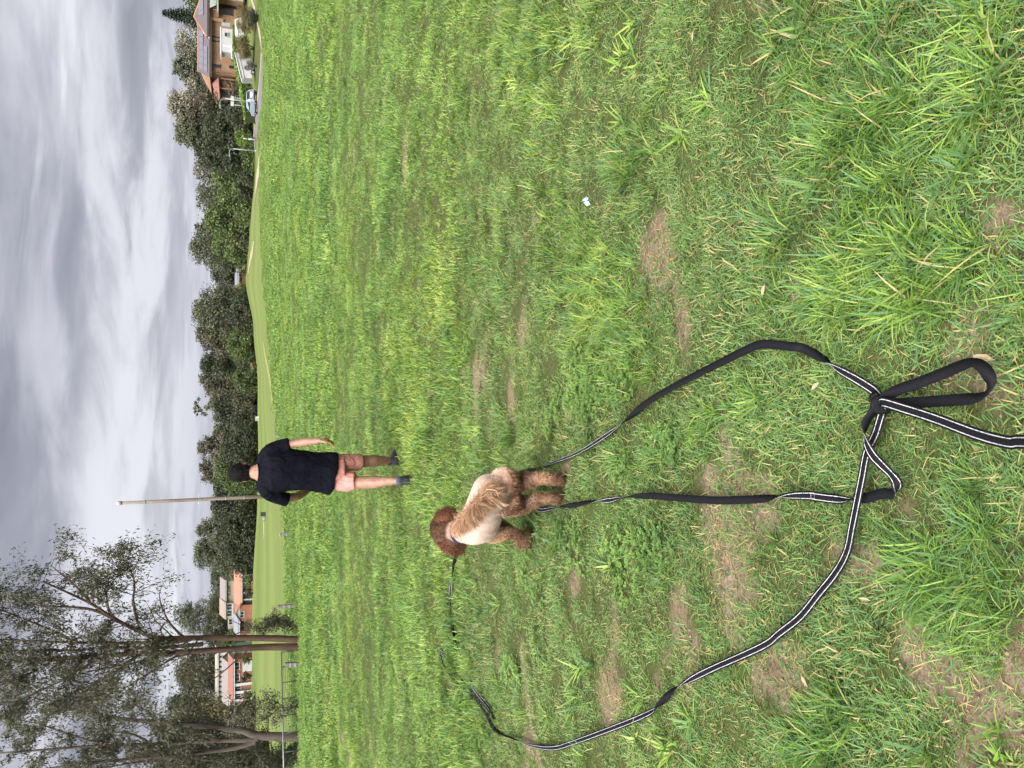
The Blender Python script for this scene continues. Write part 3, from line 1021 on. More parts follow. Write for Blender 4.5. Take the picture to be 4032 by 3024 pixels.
def build_leash():
    mw, ms = mat_webbing(), mat_stripe()
    root = thing('dog_leash', 'long black webbing leash with white edge stripes looped over the grass', 'leash', G(3466, 1589))
    ox, oy = root.location.x, root.location.y
    A, B, Cc = (3100, 1300, 2.074), (2000, 1300, 1.7015), (1700, 2100, 1.796)
    D = (3000, 2100, 1.7955)
    # (px, py, height over ground, roll in degrees: 0 striped face up, 180 plain face up)
    s2 = zoom_px([(-60, 1060, .05, 150), (70, 965, .05, 150), (150, 940, .05, 130), (250, 905, .045, 60), (450, 830, .04, 25), (650, 710, .04, 10), (800, 600, .035, 80), (900, 510, .035, 170),
                  (1000, 440, .04, 185), (1200, 330, .045, 190), (1400, 230, .05, 185), (1560, 150, .06, 175), (1700, 95, .07, 180), (1900, 110, .07, 190)], *B)
    s2 += zoom_px([(130, 150, .06, 195), (280, 230, .055, 240), (400, 310, .05, 330), (560, 400, .05, 360), (700, 490, .05, 365), (770, 560, .055, 370)], *A)
    s3 = zoom_px([(800, 545, .06, 480), (900, 490, .055, 530), (1100, 420, .05, 540), (1300, 340, .05, 540), (1450, 280, .06, 560), (1560, 275, .07, 590), (1650, 380, .07, 560),
                  (1640, 490, .065, 500), (1570, 548, .06, 500), (1400, 568, .055, 535), (1150, 585, .05, 540), (900, 600, .05, 540), (770, 610, .055, 560)], *A)
    s5 = zoom_px([(690, 680, .06, 620), (637, 780, .07, 640), (640, 900, .07, 700), (690, 1010, .065, 728), (760, 1090, .06, 722), (850, 1180, .05, 715), (895, 1255, .045, 760),
                  (870, 1335, .045, 870), (780, 1335, .04, 900), (640, 1370, .032, 905), (500, 1390, .035, 1010), (350, 1375, .04, 1075), (200, 1355, .04, 1080)], *A)
    s5 += zoom_px([(2050, 1110, .04, 1080), (1900, 1110, .04, 1120), (1700, 1130, .04, 1240), (1400, 1140, .04, 1260), (1100, 1120, .045, 1260), (950, 1110, .045, 1270), (800, 1120, .04, 1350),
                   (680, 1140, .04, 1440), (560, 1150, .04, 1560), (450, 1170, .04, 1610), (300, 1195, .04, 1760), (210, 1206, .045, 1800), (165, 1165, .05, 1800)], *B)
    one = s2 + s3 + s5
    s1 = [(4700, 1815, .55, 10), (4350, 1770, .30, 5)] + zoom_px([(1933, 912, .16, 0), (1800, 915, .135, 0), (1550, 850, .11, 0), (1200, 720, .09, 0), (950, 640, .078, 0), (775, 590, .072, 5)], *A)
    s4 = zoom_px([(785, 640, .05, 0), (760, 720, .04, 0), (720, 850, .04, 0), (650, 1000, .04, 0), (610, 1200, .045, 0), (570, 1400, .055, 0), (530, 1600, .05, 0)], *A)
    s4 += zoom_px([(600, 130, .04, 0), (520, 280, .035, 0), (400, 430, .035, 0), (270, 590, .035, 5), (120, 710, .035, 0), (0, 800, .035, 0)], *D)
    s4 += zoom_px([(1980, 960, .035, 0), (1820, 1040, .035, 60), (1700, 1120, .035, 150), (1610, 1210, .035, 260), (1540, 1270, .035, 340), (1300, 1370, .035, 360), (1000, 1480, .04, 360),
                   (850, 1520, .035, 370), (700, 1500, .035, 400), (570, 1450, .035, 440), (450, 1390, .035, 480), (390, 1290, .04, 520), (330, 1200, .04, 540), (220, 1100, .045, 540),
                   (130, 1010, .05, 560), (80, 920, .05, 600), (62, 835, .045, 700), (100, 880, .045, 800), (160, 960, .045, 880), (250, 1090, .045, 900), (350, 1190, .045, 900),
                   (420, 1270, .045, 910), (440, 1312, .045, 960), (400, 1230, .05, 1000), (300, 1100, .05, 1060), (230, 950, .045, 1080), (190, 830, .045, 1100), (150, 690, .05, 1160),
                   (135, 560, .05, 1260), (130, 430, .05, 1350), (140, 330, .05, 1440), (160, 200, .05, 1530), (180, 140, .05, 1560), (215, 60, .05, 1560)], *Cc)
    two = s1 + s4
    hw = 0.0130
    for path in (one, two):
        P = []
        for (px_, py_, h, r) in path:
            g = G(px_, py_, h if px_ > 2150 else min(h, .028))
            P.append((g.x - root.location.x, g.y - root.location.y, g.z - root.location.z, R(r)))
        S = spline(P, 9)
        Cn, ro = S[:, :3], S[:, 3]
        LEASH_PTS.extend((c_[0] + root.location.x, c_[1] + root.location.y) for c_ in Cn[::1])
        obj('webbing', ribbon_mesh('webbing', Cn, ro, -hw, hw, -0.001, 0.002), mw, root)
        for a, b in ((-0.0088, -0.0066), (0.0066, 0.0088)):
            obj('reflective_stripe', ribbon_mesh('reflective_stripe', Cn, ro, a, b, 0.001, 0.0006), ms, root)
    k = G(3462, 1583, .06) - root.location
    mb = MB()
    for a in range(3):
        ring = []
        for q in range(13):
            th = q / 12 * 2 * math.pi
            ring.append(k + Vector((0.012 * math.cos(th) + 0.006 * (a - 1), 0.010 * math.sin(th) * (1 if a % 2 else .6) + 0.008 * (a - 1), 0.014 * math.sin(th + a))))
        mb.tube(ring, [(0.013, 0.002)] * 13, 6)
    mb.build('knot', mw, root, True)


build_leash()


# ---------------------------------------------------------------- the walking man
def mat_skin(name='skin'):
    m, t = material(name)
    pos = t.n('ShaderNodeNewGeometry').outputs['Position']
    col = t.ramp(t.noise(pos, 14, 4, .6), [(0.3, (0.17, 0.092, 0.06)), (0.7, (0.28, 0.158, 0.108))])
    p = t.n('ShaderNodeBsdfPrincipled', {'Base Color': col, 'Roughness': 0.5, 'Specular IOR Level': 0.35, 'Subsurface Weight': 0.12, 'Subsurface Radius': (0.02, 0.008, 0.004)})
    finish(t, p.outputs[0])
    return m


def mat_cloth(name, c1, c2, scale=700, fold=1.0):
    m, t = material(name)
    pos = t.n('ShaderNodeNewGeometry').outputs['Position']
    w = t.noise(pos, scale, 2, .5)
    f = t.noise(t.vmath('MULTIPLY', pos, (1.0, 1.0, 0.55)), 11, 4, 0.55, 0.6)
    col = t.ramp(t.math('ADD', t.math('MULTIPLY', w, .4), t.math('MULTIPLY', f, .6)), [(0.35, c1), (0.65, c2)])
    b = t.n('ShaderNodeBump', {'Height': t.math('ADD', t.math('MULTIPLY', f, 6.0), t.math('MULTIPLY', w, .12)), 'Strength': 0.55 * fold, 'Distance': 0.012})
    p = t.n('ShaderNodeBsdfPrincipled', {'Base Color': col, 'Roughness': 0.85, 'Normal': b.outputs[0], 'Specular IOR Level': 0.08})
    finish(t, p.outputs[0])
    return m


def get_co(me):
    n = len(me.vertices)
    co, no = np.empty(n * 3, np.float32), np.empty(n * 3, np.float32)
    me.vertices.foreach_get('co', co)
    me.vertex_normals.foreach_get('vector', no)
    return co.reshape(-1, 3).astype(float), no.reshape(-1, 3).astype(float)


def displace(o, amp, fr, seed=0, squash=(1, 1, 1)):
    from mathutils import noise as mn
    me = o.data
    co, no = get_co(me)
    q = co * np.array(squash) * fr + np.array([seed, seed * 2, 0])
    d = np.array([mn.noise(v) for v in q.tolist()])
    me.vertices.foreach_set('co', (co + no * (d * amp)[:, None]).astype(np.float32).ravel())
    me.update()


def build_man():
    k = 0.000912
    def M(zx, zy, Y):
        return W(850 + zx / 2.765, 1680 + zy / 2.765, Y)
    foot = G(850 + 2125 / 2.765, 1680 + 585 / 2.765)
    root = thing('person', 'man in navy t-shirt and pink shorts walking away across the grass', 'person', (M(1300, 500, 7.8).x, 7.8, on_ground(M(1300, 500, 7.8).x, 7.8)))
    L = root.location.copy()
    loc = lambda p: p - L
    def T(mb, pts, rad, n=14):
        return mb.tube([loc(p) for p in pts], rad, n)
    skin = mat_skin()
    # ---- body: one continuous skin
    b = MB()
    hc = M(283, 497, 7.87)
    b.ball(loc(hc), (0.078, 0.095, 0.118), 20, 14)
    b.ball(loc(hc + Vector((0, 0.045, -0.055))), (0.058, 0.062, 0.07), 16, 10)      # jaw
    b.ball(loc(hc + Vector((0, 0.108, -0.02))), (0.016, 0.022, 0.026), 10, 8)        # nose
    b.ball(loc(hc + Vector((0, 0.096, -0.062))), (0.027, 0.014, 0.009), 10, 6)       # lips
    b.ball(loc(hc + Vector((0, 0.088, 0.018))), (0.055, 0.016, 0.010), 12, 6)        # brow
    for s in (-1, 1):
        b.ball(loc(hc + Vector((s * 0.083, -0.012, -0.025))), (0.012, 0.024, 0.034), 10, 8)
    T(b, [M(350, 497, 7.84), M(405, 497, 7.815), M(440, 497, 7.80), M(475, 497, 7.79), M(520, 497, 7.79)], [0.056, 0.060, (0.076, 0.064), (0.098, 0.066), (0.10, 0.06)])
    T(b, [M(515, 495, 7.79), M(560, 490, 7.79), M(700, 485, 7.79), M(900, 480, 7.80), M(1100, 490, 7.82), M(1290, 500, 7.83), M(1380, 500, 7.84)],
      [(0.09, 0.06), (0.155, 0.08), (0.17, 0.10), (0.165, 0.105), (0.16, 0.10), (0.165, 0.11), (0.12, 0.10)], 18)
    def hand(wr, kn, side, palm_dir, curlv):
        """palm, four fingers of unequal length bent at the knuckles, thumb off the side"""
        ax = (kn - wr).normalized()
        sd = side.normalized()
        T(b, [wr - ax * 0.02, wr + ax * 0.02, kn - ax * 0.02, kn], [(0.021, 0.026), (0.018, 0.032), (0.016, 0.040), (0.012, 0.039)], 12) if False else None
        b.tube([loc(wr - ax * .02), loc(wr + ax * .025), loc(kn - ax * .015), loc(kn + ax * .004)], [(0.025, 0.020), (0.034, 0.017), (0.041, 0.016), (0.038, 0.012)], 12, up=sd)
        for i, ln in enumerate((0.068, 0.078, 0.073, 0.058)):
            o = kn + sd * (0.029 - 0.0195 * i)
            p1 = o + (ax * 0.9 + curlv * 0.35).normalized() * ln * .45
            p2 = p1 + (ax * 0.45 + curlv * 0.9).normalized() * ln * .33
            p3 = p2 + (ax * -0.1 + curlv * 1.0).normalized() * ln * .26
            b.tube([loc(o - ax * .012), loc(p1), loc(p2), loc(p3)], [0.0088, 0.0082, 0.0075, 0.006], 8)
        o = wr + ax * 0.028 + sd * 0.030
        p1 = o + (ax * .7 + sd * .75).normalized() * .034
        p2 = p1 + (ax * .95 + sd * .15 + curlv * .35).normalized() * .030
        b.tube([loc(o - sd * .012), loc(p1), loc(p2)], [0.012, 0.0095, 0.0075], 8)
    # right arm hangs back, hand half open
    T(b, [M(545, 300, 7.80), M(660, 240, 7.79), M(800, 190, 7.77), M(885, 176, 7.74), M(960, 168, 7.69), M(1060, 158, 7.62), M(1145, 150, 7.57)],
      [0.058, 0.055, 0.045, 0.042, 0.042, 0.034, 0.026])
    hand(M(1145, 150, 7.57), M(1222, 158, 7.545), Vector((0.35, 0.85, 0)), None, Vector((-0.6, 0.35, -0.25)))
    # left arm bent forward in front of the body
    T(b, [M(545, 690, 7.80), M(660, 740, 7.82), M(790, 772, 7.87), M(870, 765, 7.93), M(930, 735, 8.0), M(1000, 690, 8.07), M(1040, 655, 8.12)],
      [0.058, 0.055, 0.046, 0.043, 0.042, 0.034, 0.026])
    hand(M(1040, 655, 8.12), M(1075, 620, 8.17), Vector((0.2, 0.5, 0.6)), None, Vector((0.4, 0.3, -0.4)))
    # legs
    T(b, [M(1290, 410, 7.85), M(1430, 395, 7.89), M(1570, 378, 7.96), M(1640, 375, 7.99), M(1720, 372, 8.01), M(1810, 370, 8.05), M(1900, 368, 8.09), M(1950, 367, 8.12)],
      [0.095, 0.08, 0.066, 0.062, 0.063, 0.050, 0.037, 0.036])
    T(b, [M(1290, 590, 7.83), M(1430, 600, 7.80), M(1555, 610, 7.76), M(1630, 607, 7.72), M(1710, 605, 7.66), M(1830, 597, 7.57), M(1945, 592, 7.46), M(2010, 590, 7.43)],
      [0.095, 0.082, 0.066, 0.063, 0.064, 0.050, 0.037, 0.036])
    body = union(b, 'body', 0.0052, 3, 0.6, skin, root)
    for s in (-1, 1):
        e = MB().ball(loc(hc + Vector((s * 0.031, 0.083, 0.0))), 0.0125, 10, 8).build('eye', mat('eye_white', (0.7, 0.68, 0.65), 0.2, .05), root, True)
        MB().ball(loc(hc + Vector((s * 0.031, 0.0925, 0.0))), (0.006, 0.004, 0.006), 8, 6).build('iris', mat('iris_brown', (0.03, 0.015, 0.01), 0.2, .1), e, True)
    # ---- hair: cropped black
    h = MB()
    h.ball(loc(hc + Vector((0, -0.012, 0.020))), (0.089, 0.105, 0.116), 22, 16)
    h.ball(loc(hc + Vector((0, -0.040, -0.030))), (0.080, 0.070, 0.085), 18, 12)
    hair = union(h, 'hair', 0.006, 2, 1.0, None, root)
    m, t = material('black_hair')
    pos = t.n('ShaderNodeNewGeometry').outputs['Position']
    f = t.noise(pos, 190, 4, .7)
    p = t.n('ShaderNodeBsdfPrincipled', {'Base Color': t.ramp(f, [(0.35, (0.004, 0.0035, 0.0035)), (0.7, (0.010, 0.009, 0.0085))]), 'Roughness': 0.6, 'Specular IOR Level': 0.12,
                                         'Normal': t.n('ShaderNodeBump', {'Height': f, 'Strength': 1.0, 'Distance': 0.01}).outputs[0]})
    finish(t, p.outputs[0])
    # leave the face clear
    me = hair.data
    for v in me.vertices:
        q = v.co - loc(hc)
        if q.y > 0.045:
            lim = 0.045 + 0.02 * max(0, q.z - 0.04) / 0.06
            if q.z < 0.055:
                v.co.y = loc(hc).y + 0.045 - 0.3 * (q.y - 0.045)
                v.co.x = loc(hc).x + q.x * 0.86
        if q.z < -0.045:
            v.co.x = loc(hc).x + q.x * 0.93
    displace(hair, 0.004, 45, 2)
    me.materials.append(m)
    rng = np.random.default_rng(8)
    co, no = get_co(me)
    sel = rng.integers(0, len(co), 5200)
    c0, n0 = co[sel], no[sel]
    d = n0 * 0.35 + rng.normal(0, .35, (len(sel), 3)) + np.array([0, -0.1, -0.65])
    d /= np.linalg.norm(d, axis=1)[:, None]
    ln = 0.007 + 0.009 * rng.random(len(sel))
    sd = np.cross(d, rng.normal(0, 1, d.shape)); sd /= np.linalg.norm(sd, axis=1)[:, None]
    V = np.stack([c0 - sd * .0012, c0 + sd * .0012, c0 + d * ln[:, None]], 1).reshape(-1, 3)
    st = obj('hair_strands', np_mesh('hair_strands', V, np.arange(len(V)).reshape(-1, 3)), m, hair)
    st['kind'] = 'stuff'
    # ---- t-shirt
    s = MB()
    T(s, [M(466, 497, 7.79), M(490, 497, 7.79), M(535, 496, 7.79), M(600, 492, 7.785), M(700, 478, 7.78), M(820, 466, 7.785), M(1000, 480, 7.80), M(1150, 490, 7.815), M(1240, 500, 7.825), M(1286, 506, 7.83)],
      [(0.105, 0.078), (0.138, 0.088), (0.185, 0.10), (0.205, 0.122), (0.207, 0.132), (0.202, 0.130), (0.192, 0.125), (0.203, 0.132), (0.215, 0.142), (0.213, 0.142)], 28)
    T(s, [M(540, 330, 7.79), M(590, 265, 7.79), M(690, 215, 7.785), M(803, 184, 7.77)], [0.068, 0.074, 0.066, 0.061], 18)
    T(s, [M(540, 665, 7.79), M(590, 727, 7.80), M(680, 770, 7.83), M(775, 797, 7.86)], [0.068, 0.074, 0.067, 0.062], 18)
    T(s, [M(492, 420, 7.79), M(520, 350, 7.79), M(575, 275, 7.79)], [0.055, 0.07, 0.075], 16)
    T(s, [M(492, 575, 7.79), M(520, 645, 7.79), M(575, 718, 7.79)], [0.055, 0.07, 0.075], 16)
    T(s, [M(1170, 690, 7.85), M(1245, 715, 7.87)], [0.035, 0.03], 10)
    shirt = union(s, 'shirt', 0.009, 5, 1.0, mat_cloth('navy_jersey', (0.0022, 0.0022, 0.0050), (0.0050, 0.0050, 0.0100)), root)
    displace(shirt, 0.011, 9, 4, (1, 1, 0.6))
    displace(shirt, 0.004, 26, 7, (1, 1, 0.5))
    # collar band
    ring = [loc(M(462, 497, 7.79)) + Vector((0.098 * math.cos(a), 0.074 * math.sin(a), 0.006 * math.cos(a * 2))) for a in np.linspace(0, 2 * math.pi, 25)]
    MB().tube(ring, 0.0075, 6).build('collar', shirt.data.materials[0], shirt, True)
    # ---- shorts
    q = MB()
    T(q, [M(1230, 500, 7.83), M(1300, 500, 7.84), M(1370, 500, 7.85)], [(0.18, 0.125), (0.185, 0.13), (0.175, 0.125)], 22)
    T(q, [M(1300, 405, 7.86), M(1420, 393, 7.885), M(1500, 386, 7.93), M(1572, 384, 7.955)], [0.098, 0.093, 0.087, 0.084], 18)
    T(q, [M(1300, 590, 7.83), M(1400, 597, 7.81), M(1470, 594, 7.785), M(1522, 592, 7.77)], [0.100, 0.098, 0.094, 0.091], 18)
    shorts = union(q, 'shorts', 0.009, 4, 1.0, mat_cloth('coral_cotton', (0.47, 0.195, 0.175), (0.57, 0.265, 0.24), 500, 1.2), root)
    displace(shorts, 0.010, 11, 11, (1, 1, 0.7))
    # ---- socks and shoes
    msh = mat('grey_shoe_mesh', (0.030, 0.034, 0.042), 0.7, .35, 60, bump=.4, bscale=200)
    msole = mat('shoe_sole', (0.02, 0.02, 0.022), 0.8, .3, 50)
    msock = mat('grey_sock', (0.05, 0.055, 0.075), 0.9, .2, 80)
    for (an, Y, sole_px, dx) in ((M(1950, 367, 8.12), 8.12, (1988, 365), 0.35), (M(2010, 590, 7.43), 7.43, (2128, 587), -0.08)):
        gp = G(850 + sole_px[0] / 2.765, 1680 + sole_px[1] / 2.765)
        base = Vector((an.x, an.y - 0.02, max(on_ground(an.x, an.y), an.z - 0.11)))
        fw = Vector((dx, 1, 0)).normalized()
        up = Vector((0, 0, 1))
        sd = fw.cross(up)
        sh = MB()
        def at(f, u):
            return loc(base + fw * f + up * u)
        sh.tube([at(-0.055, .055), at(-.03, .058), at(.03, .060), at(.09, .052), at(.15, .042), at(.20, .034), at(.222, .030)],
                [(0.026, 0.030), (0.038, 0.050), (0.042, 0.052), (0.046, 0.044), (0.049, 0.034), (0.042, 0.024), (0.022, 0.014)], 16, up=sd)
        sh.tube([at(-.012, .05), at(-.008, .09), at(-.004, .125)], [(.040, .048), (.043, .050), (.045, .052)], 16)
        shoe = union(sh, 'shoe', 0.006, 3, 1.0, msh, root)
        so = MB()
        pr = [(-.068, .028), (-.045, .040), (.0, .041), (.06, .042), (.13, .049), (.19, .044), (.226, .022)]
        out = [base + fw * f + sd * w_ for f, w_ in pr] + [base + fw * f - sd * w_ for f, w_ in pr[::-1]]
        so.prism([loc(p + up * .004) for p in out], (0, 0, .026))
        so.build('sole', msole, shoe, False, 0.006)
        la = MB()
        for i in range(4):
            la.tube([at(.045 + .022 * i, .098 - .012 * i) - sd * .03, at(.05 + .022 * i, .108 - .013 * i), at(.045 + .022 * i, .098 - .012 * i) + sd * .03], .0035, 5)
        la.build('laces', mat('shoe_lace', (.12, .12, .13), .8), shoe, True)
        pull = MB().tube([at(-.062, .11), at(-.085, .135), at(-.07, .15)], .004, 5).build('pull_tab', msole, shoe, True)
        MB().tube([loc(an + Vector((0, 0, -.03))), loc(an + Vector((0, 0.0, .015))), loc(an + Vector((0, 0.002, .045)))], [.043, .044, .041], 14).build('sock', msock, root, True)


build_man()


# ---------------------------------------------------------------- the dog
def build_dog():
    def D(zx, zy, Y):
        return W(1650 + zx / 3.403, 1800 + zy / 3.403, Y)
    c = D(900, 640, 3.8)
    root = thing('dog', 'curly brown dog with clipped cream back standing on the grass, seen from behind', 'dog', (c.x, c.y, on_ground(c.x, c.y)))
    L = root.location.copy()
    b = MB()
    parts = []      # (points, radii, region)
    def limb(pts, rad, reg, n=14):
        P = [p - L for p in pts]
        b.tube(P, rad, n)
        rr = [r if isinstance(r, float) else 0.5 * (r[0] + r[1]) for r in rad]
        for i in range(len(P) - 1):
            for t in np.linspace(0, 1, 6):
                parts.append((P[i].lerp(P[i + 1], t), reg, rr[i] * (1 - t) + rr[i + 1] * t))
    def ball(p, r, reg):
        b.ball(p - L, r, 16, 12)
        parts.append((p - L, reg, r[0]))
    gz = lambda p: Vector((p.x, p.y, on_ground(p.x, p.y)))
    # trunk: rump -> loin -> ribcage -> shoulders -> neck
    limb([D(1060, 455, 3.57), D(970, 470, 3.62), D(900, 600, 3.73), D(850, 760, 3.85), D(800, 900, 3.97), D(720, 960, 4.06), D(600, 985, 4.13)],
         [(0.06, 0.065), (0.098, 0.100), (0.095, 0.096), (0.100, 0.104), (0.108, 0.118), (0.092, 0.102), (0.066, 0.07)], 'body', 20)
    limb([D(700, 970, 4.07), D(560, 985, 4.16), D(430, 990, 4.24)], [0.085, 0.066, 0.062], 'neck')
    # head, topknot, ears, muzzle
    ball(D(345, 985, 4.27), (0.070, 0.080, 0.066), 'head')
    ball(D(275, 965, 4.26), (0.064, 0.066, 0.048), 'head')
    ball(D(330, 1080, 4.30), (0.045, 0.06, 0.05), 'head')
    limb([D(400, 1010, 4.30), D(455, 1080, 4.38), D(490, 1110, 4.44)], [0.060, 0.046, 0.040], 'head')
    limb([D(250, 870, 4.25), D(290, 795, 4.22), D(370, 765, 4.20), D(455, 765, 4.20)], [0.022, 0.028, 0.030, 0.020], 'ear')
    limb([D(290, 1100, 4.26), D(370, 1165, 4.23), D(470, 1200, 4.21), D(560, 1205, 4.21)], [0.026, 0.038, 0.042, 0.030], 'ear')
    # hind legs: thigh, stifle forward, hock back, shank down
    def hind(hip, stifle, hock, paw):
        g = gz(paw)
        limb([hip, stifle, hock, g + Vector((0, -.01, .075)), g + Vector((0, 0, .03))], [0.076, 0.042, 0.025, 0.020, 0.023], 'leg')
        f = Vector((-0.3, 1, 0)).normalized()
        limb([g + Vector((0, 0, .03)), g + f * .035 + Vector((0, 0, .028)), g + f * .065 + Vector((0, 0, .022))], [0.026, 0.027, 0.018], 'leg')
    hind(D(1090, 345, 3.60), D(1370, 330, 3.72), D(1600, 285, 3.53), G(1650 + 1985 / 3.403, 1800 + 290 / 3.403))
    hind(D(1120, 590, 3.66), D(1400, 640, 3.79), D(1600, 560, 3.58), G(1650 + 1955 / 3.403, 1800 + 535 / 3.403))
    # front legs
    for (sh, el, kn, pw) in ((D(930, 1040, 4.03), D(1100, 1035, 4.0), D(1300, 1015, 4.0), G(1650 + 1545 / 3.403, 1800 + 1040 / 3.403)),
                             (D(900, 900, 4.12), D(1100, 930, 4.12), D(1300, 1050, 4.14), G(1650 + 1540 / 3.403, 1800 + 1150 / 3.403))):
        g = gz(pw)
        limb([sh, el, kn, g + Vector((0, 0, .09)), g + Vector((0, 0, .03))], [0.048, 0.032, 0.024, 0.020, 0.023], 'leg')
        f = Vector((-0.5, 1, 0)).normalized()
        limb([g + Vector((0, 0, .03)), g + f * .04 + Vector((0, 0, .026)), g + f * .06 + Vector((0, 0, .02))], [0.025, 0.025, 0.016], 'leg')
    # tail plume carried up and curved to the left
    limb([D(1010, 430, 3.58), D(900, 500, 3.52), D(790, 610, 3.50), D(690, 730, 3.53), D(570, 850, 3.60), D(450, 950, 3.68)],
         [0.022, 0.021, 0.019, 0.017, 0.014, 0.008], 'tail')
    body = union(b, 'body', 0.006, 6, 1.0, None, root)
    me = body.data
    co, no = get_co(me)
    pp = np.array([p[0] for p in parts])
    regs = [p[1] for p in parts]
    pr = np.array([p[2] for p in parts])[None]
    near = np.empty(len(co), int)
    for i in range(0, len(co), 4000):
        d2 = ((co[i:i + 4000, None, :] - pp[None]) ** 2).sum(-1)
        near[i:i + 4000] = (np.sqrt(d2) / pr).argmin(1)
    reg = np.array([regs[k] for k in near])
    kinds = ['body', 'neck', 'leg', 'tail', 'head', 'ear']
    dm = np.full((len(co), len(kinds)), 9.0)
    for ki, kd in enumerate(kinds):
        ii = [i for i, r_ in enumerate(regs) if r_ == kd]
        for i in range(0, len(co), 4000):
            d2 = ((co[i:i + 4000, None, :] - pp[None, ii]) ** 2).sum(-1)
            dm[i:i + 4000, ki] = (np.sqrt(d2) / pr[:, ii]).min(1)
    wk = np.exp(-7.0 * (dm - dm.min(1)[:, None]))
    wk /= wk.sum(1)[:, None]
    rng = np.random.default_rng(21)
    # coat colours, with flank shading painted in
    n1 = fbm(co[:, 0] * 14 + co[:, 2] * 5, co[:, 1] * 14 + co[:, 2] * 9, 5, 3)
    cream, cream2 = np.array([.56, .42, .355]), np.array([.34, .24, .175])
    brown, brown2, dark = np.array([.20, .102, .056]), np.array([.42, .255, .155]), np.array([.085, .036, .019])
    z = co[:, 2]
    w = np.clip((n1 - .3) / .4, 0, 1)[:, None]
    sm = lambda a_, b_: np.clip((z + (n1 - .5) * .12 - a_) / (b_ - a_), 0, 1)[:, None]
    topw = sm(.25, .43)  # cream darkens downwards: painted shading on the flank
    hi, mid_ = sm(.26, .42), sm(.06, .24)
    legc = (brown * .6) * (1 - mid_) + (brown * (1 - w) + brown2 * w) * mid_
    legc = legc * (1 - hi) + (brown2 * .8 * (1 - w) + cream * w) * hi
    kc = {'body': cream * (.82 + .25 * w) * topw + cream2 * (.65 + .5 * w) * (1 - topw), 'neck': cream2 * (.7 + .4 * w), 'leg': legc,
          'tail': np.array([.36, .215, .13]) * (.75 + .5 * w), 'head': brown * (.42 + .6 * w), 'ear': dark * (.8 + 1.3 * w)}
    col = sum(wk[:, i:i + 1] * kc[kd] for i, kd in enumerate(kinds))
    stain = np.clip((fbm(co[:, 0] * 26 + 3, co[:, 1] * 26 + co[:, 2] * 30, 61, 3) - .52) * 5, 0, 1)[:, None] * wk[:, :1] * (1 - .6 * topw)
    col = col * (1 - .45 * stain) + brown2 * .5 * (.45 * stain)
    # rump is curly brown round the root of the tail
    rp = np.array(D(960, 440, 3.56) - L)
    dr = np.sqrt(((co - rp) ** 2).sum(1))
    wr = np.clip((.075 - dr) / .04, 0, 1)[:, None]
    col = col * (1 - wr) + brown2 * wr
    at = me.attributes.new('Col', 'FLOAT_COLOR', 'POINT')
    at.data.foreach_set('color', np.concatenate([col, np.ones((len(co), 1))], 1).astype(np.float32).ravel())
    m, t = material('dog_coat')
    a = t.n('ShaderNodeAttribute', attribute_name='Col')
    pos = t.n('ShaderNodeNewGeometry').outputs['Position']
    f = t.noise(pos, 160, 4, .7)
    cc = t.mix(t.mapr(f, .3, .7, 0.0, 0.45), a.outputs['Color'], t.mix(1.0, a.outputs['Color'], (.45, .4, .38), 'MULTIPLY'))
    p = t.n('ShaderNodeBsdfPrincipled', {'Base Color': cc, 'Roughness': .75, 'Specular IOR Level': .2, 'Sheen Weight': .2,
                                         'Normal': t.n('ShaderNodeBump', {'Height': f, 'Strength': .8, 'Distance': .01}).outputs[0]})
    finish(t, p.outputs[0])
    me.materials.append(m)
    # fur: thousands of short curled locks
    hl = wk[:, 2] * (1 - hi[:, 0] * .75) + wk[:, 4] + wk[:, 5] + wk[:, 3] + wk[:, 1] * .7 + wk[:, 0] * .1
    spec = {'body': (0.004, 0.004, .3, 1.0), 'neck': (0.010, .01, .6, 1.0), 'leg': (0.010, .012, .9, 1.0), 'tail': (0.030, .045, .45, 1.2), 'head': (0.016, .010, 2.2, 1.0), 'ear': (0.018, .014, 2.0, 1.0)}
    N = 52000
    wgt = np.array([{'body': .7, 'neck': 1.2, 'leg': 1.2, 'tail': 2.6, 'head': 1.9, 'ear': 1.9}[r] for r in reg])
    sel = rng.choice(len(co), N, p=wgt / wgt.sum())
    c0, n0, r0, k0 = co[sel], no[sel], reg[sel], col[sel]
    tail_dir = np.array((D(570, 850, 3.60) - D(900, 500, 3.52)).normalized())
    body_dir = np.array((D(1060, 455, 3.57) - D(720, 960, 4.06)).normalized())
    ln = np.array([spec[r][0] + spec[r][1] * rng.random() for r in r0])
    ln = np.where(r0 == 'leg', ln * (.25 + .75 * hl[sel]), ln)
    cu = np.array([spec[r][2] for r in r0])
    # the plume's fringe hangs longer
    d = n0 * 0.55 + rng.normal(0, .28, (N, 3)) + np.array([0, 0, -.30])
    isb = np.isin(r0, ['body', 'neck'])[:, None]
    d = np.where(isb, n0 * .22 + body_dir * .8 + rng.normal(0, .25, (N, 3)), d)
    ist = (r0 == 'tail')[:, None]
    d = np.where(ist, n0 * .35 + tail_dir * .55 + np.array([.12, -.1, -.45]) + rng.normal(0, .13, (N, 3)), d)
    d /= np.linalg.norm(d, axis=1)[:, None]
    sd = np.cross(d, rng.normal(0, 1, (N, 3)))
    sd /= np.linalg.norm(sd, axis=1)[:, None]
    bn = np.cross(d, sd)
    ph = rng.random(N) * 6.283
    S = 4
    w0 = (0.0009 + .0009 * rng.random(N))[:, None]
    V = np.zeros((N, 2 * S + 1, 3))
    C = np.zeros((N, 2 * S + 1, 3))
    lock = fbm(c0[:, 0] * 60 + c0[:, 2] * 31, c0[:, 1] * 60 - c0[:, 2] * 47, 15, 2)
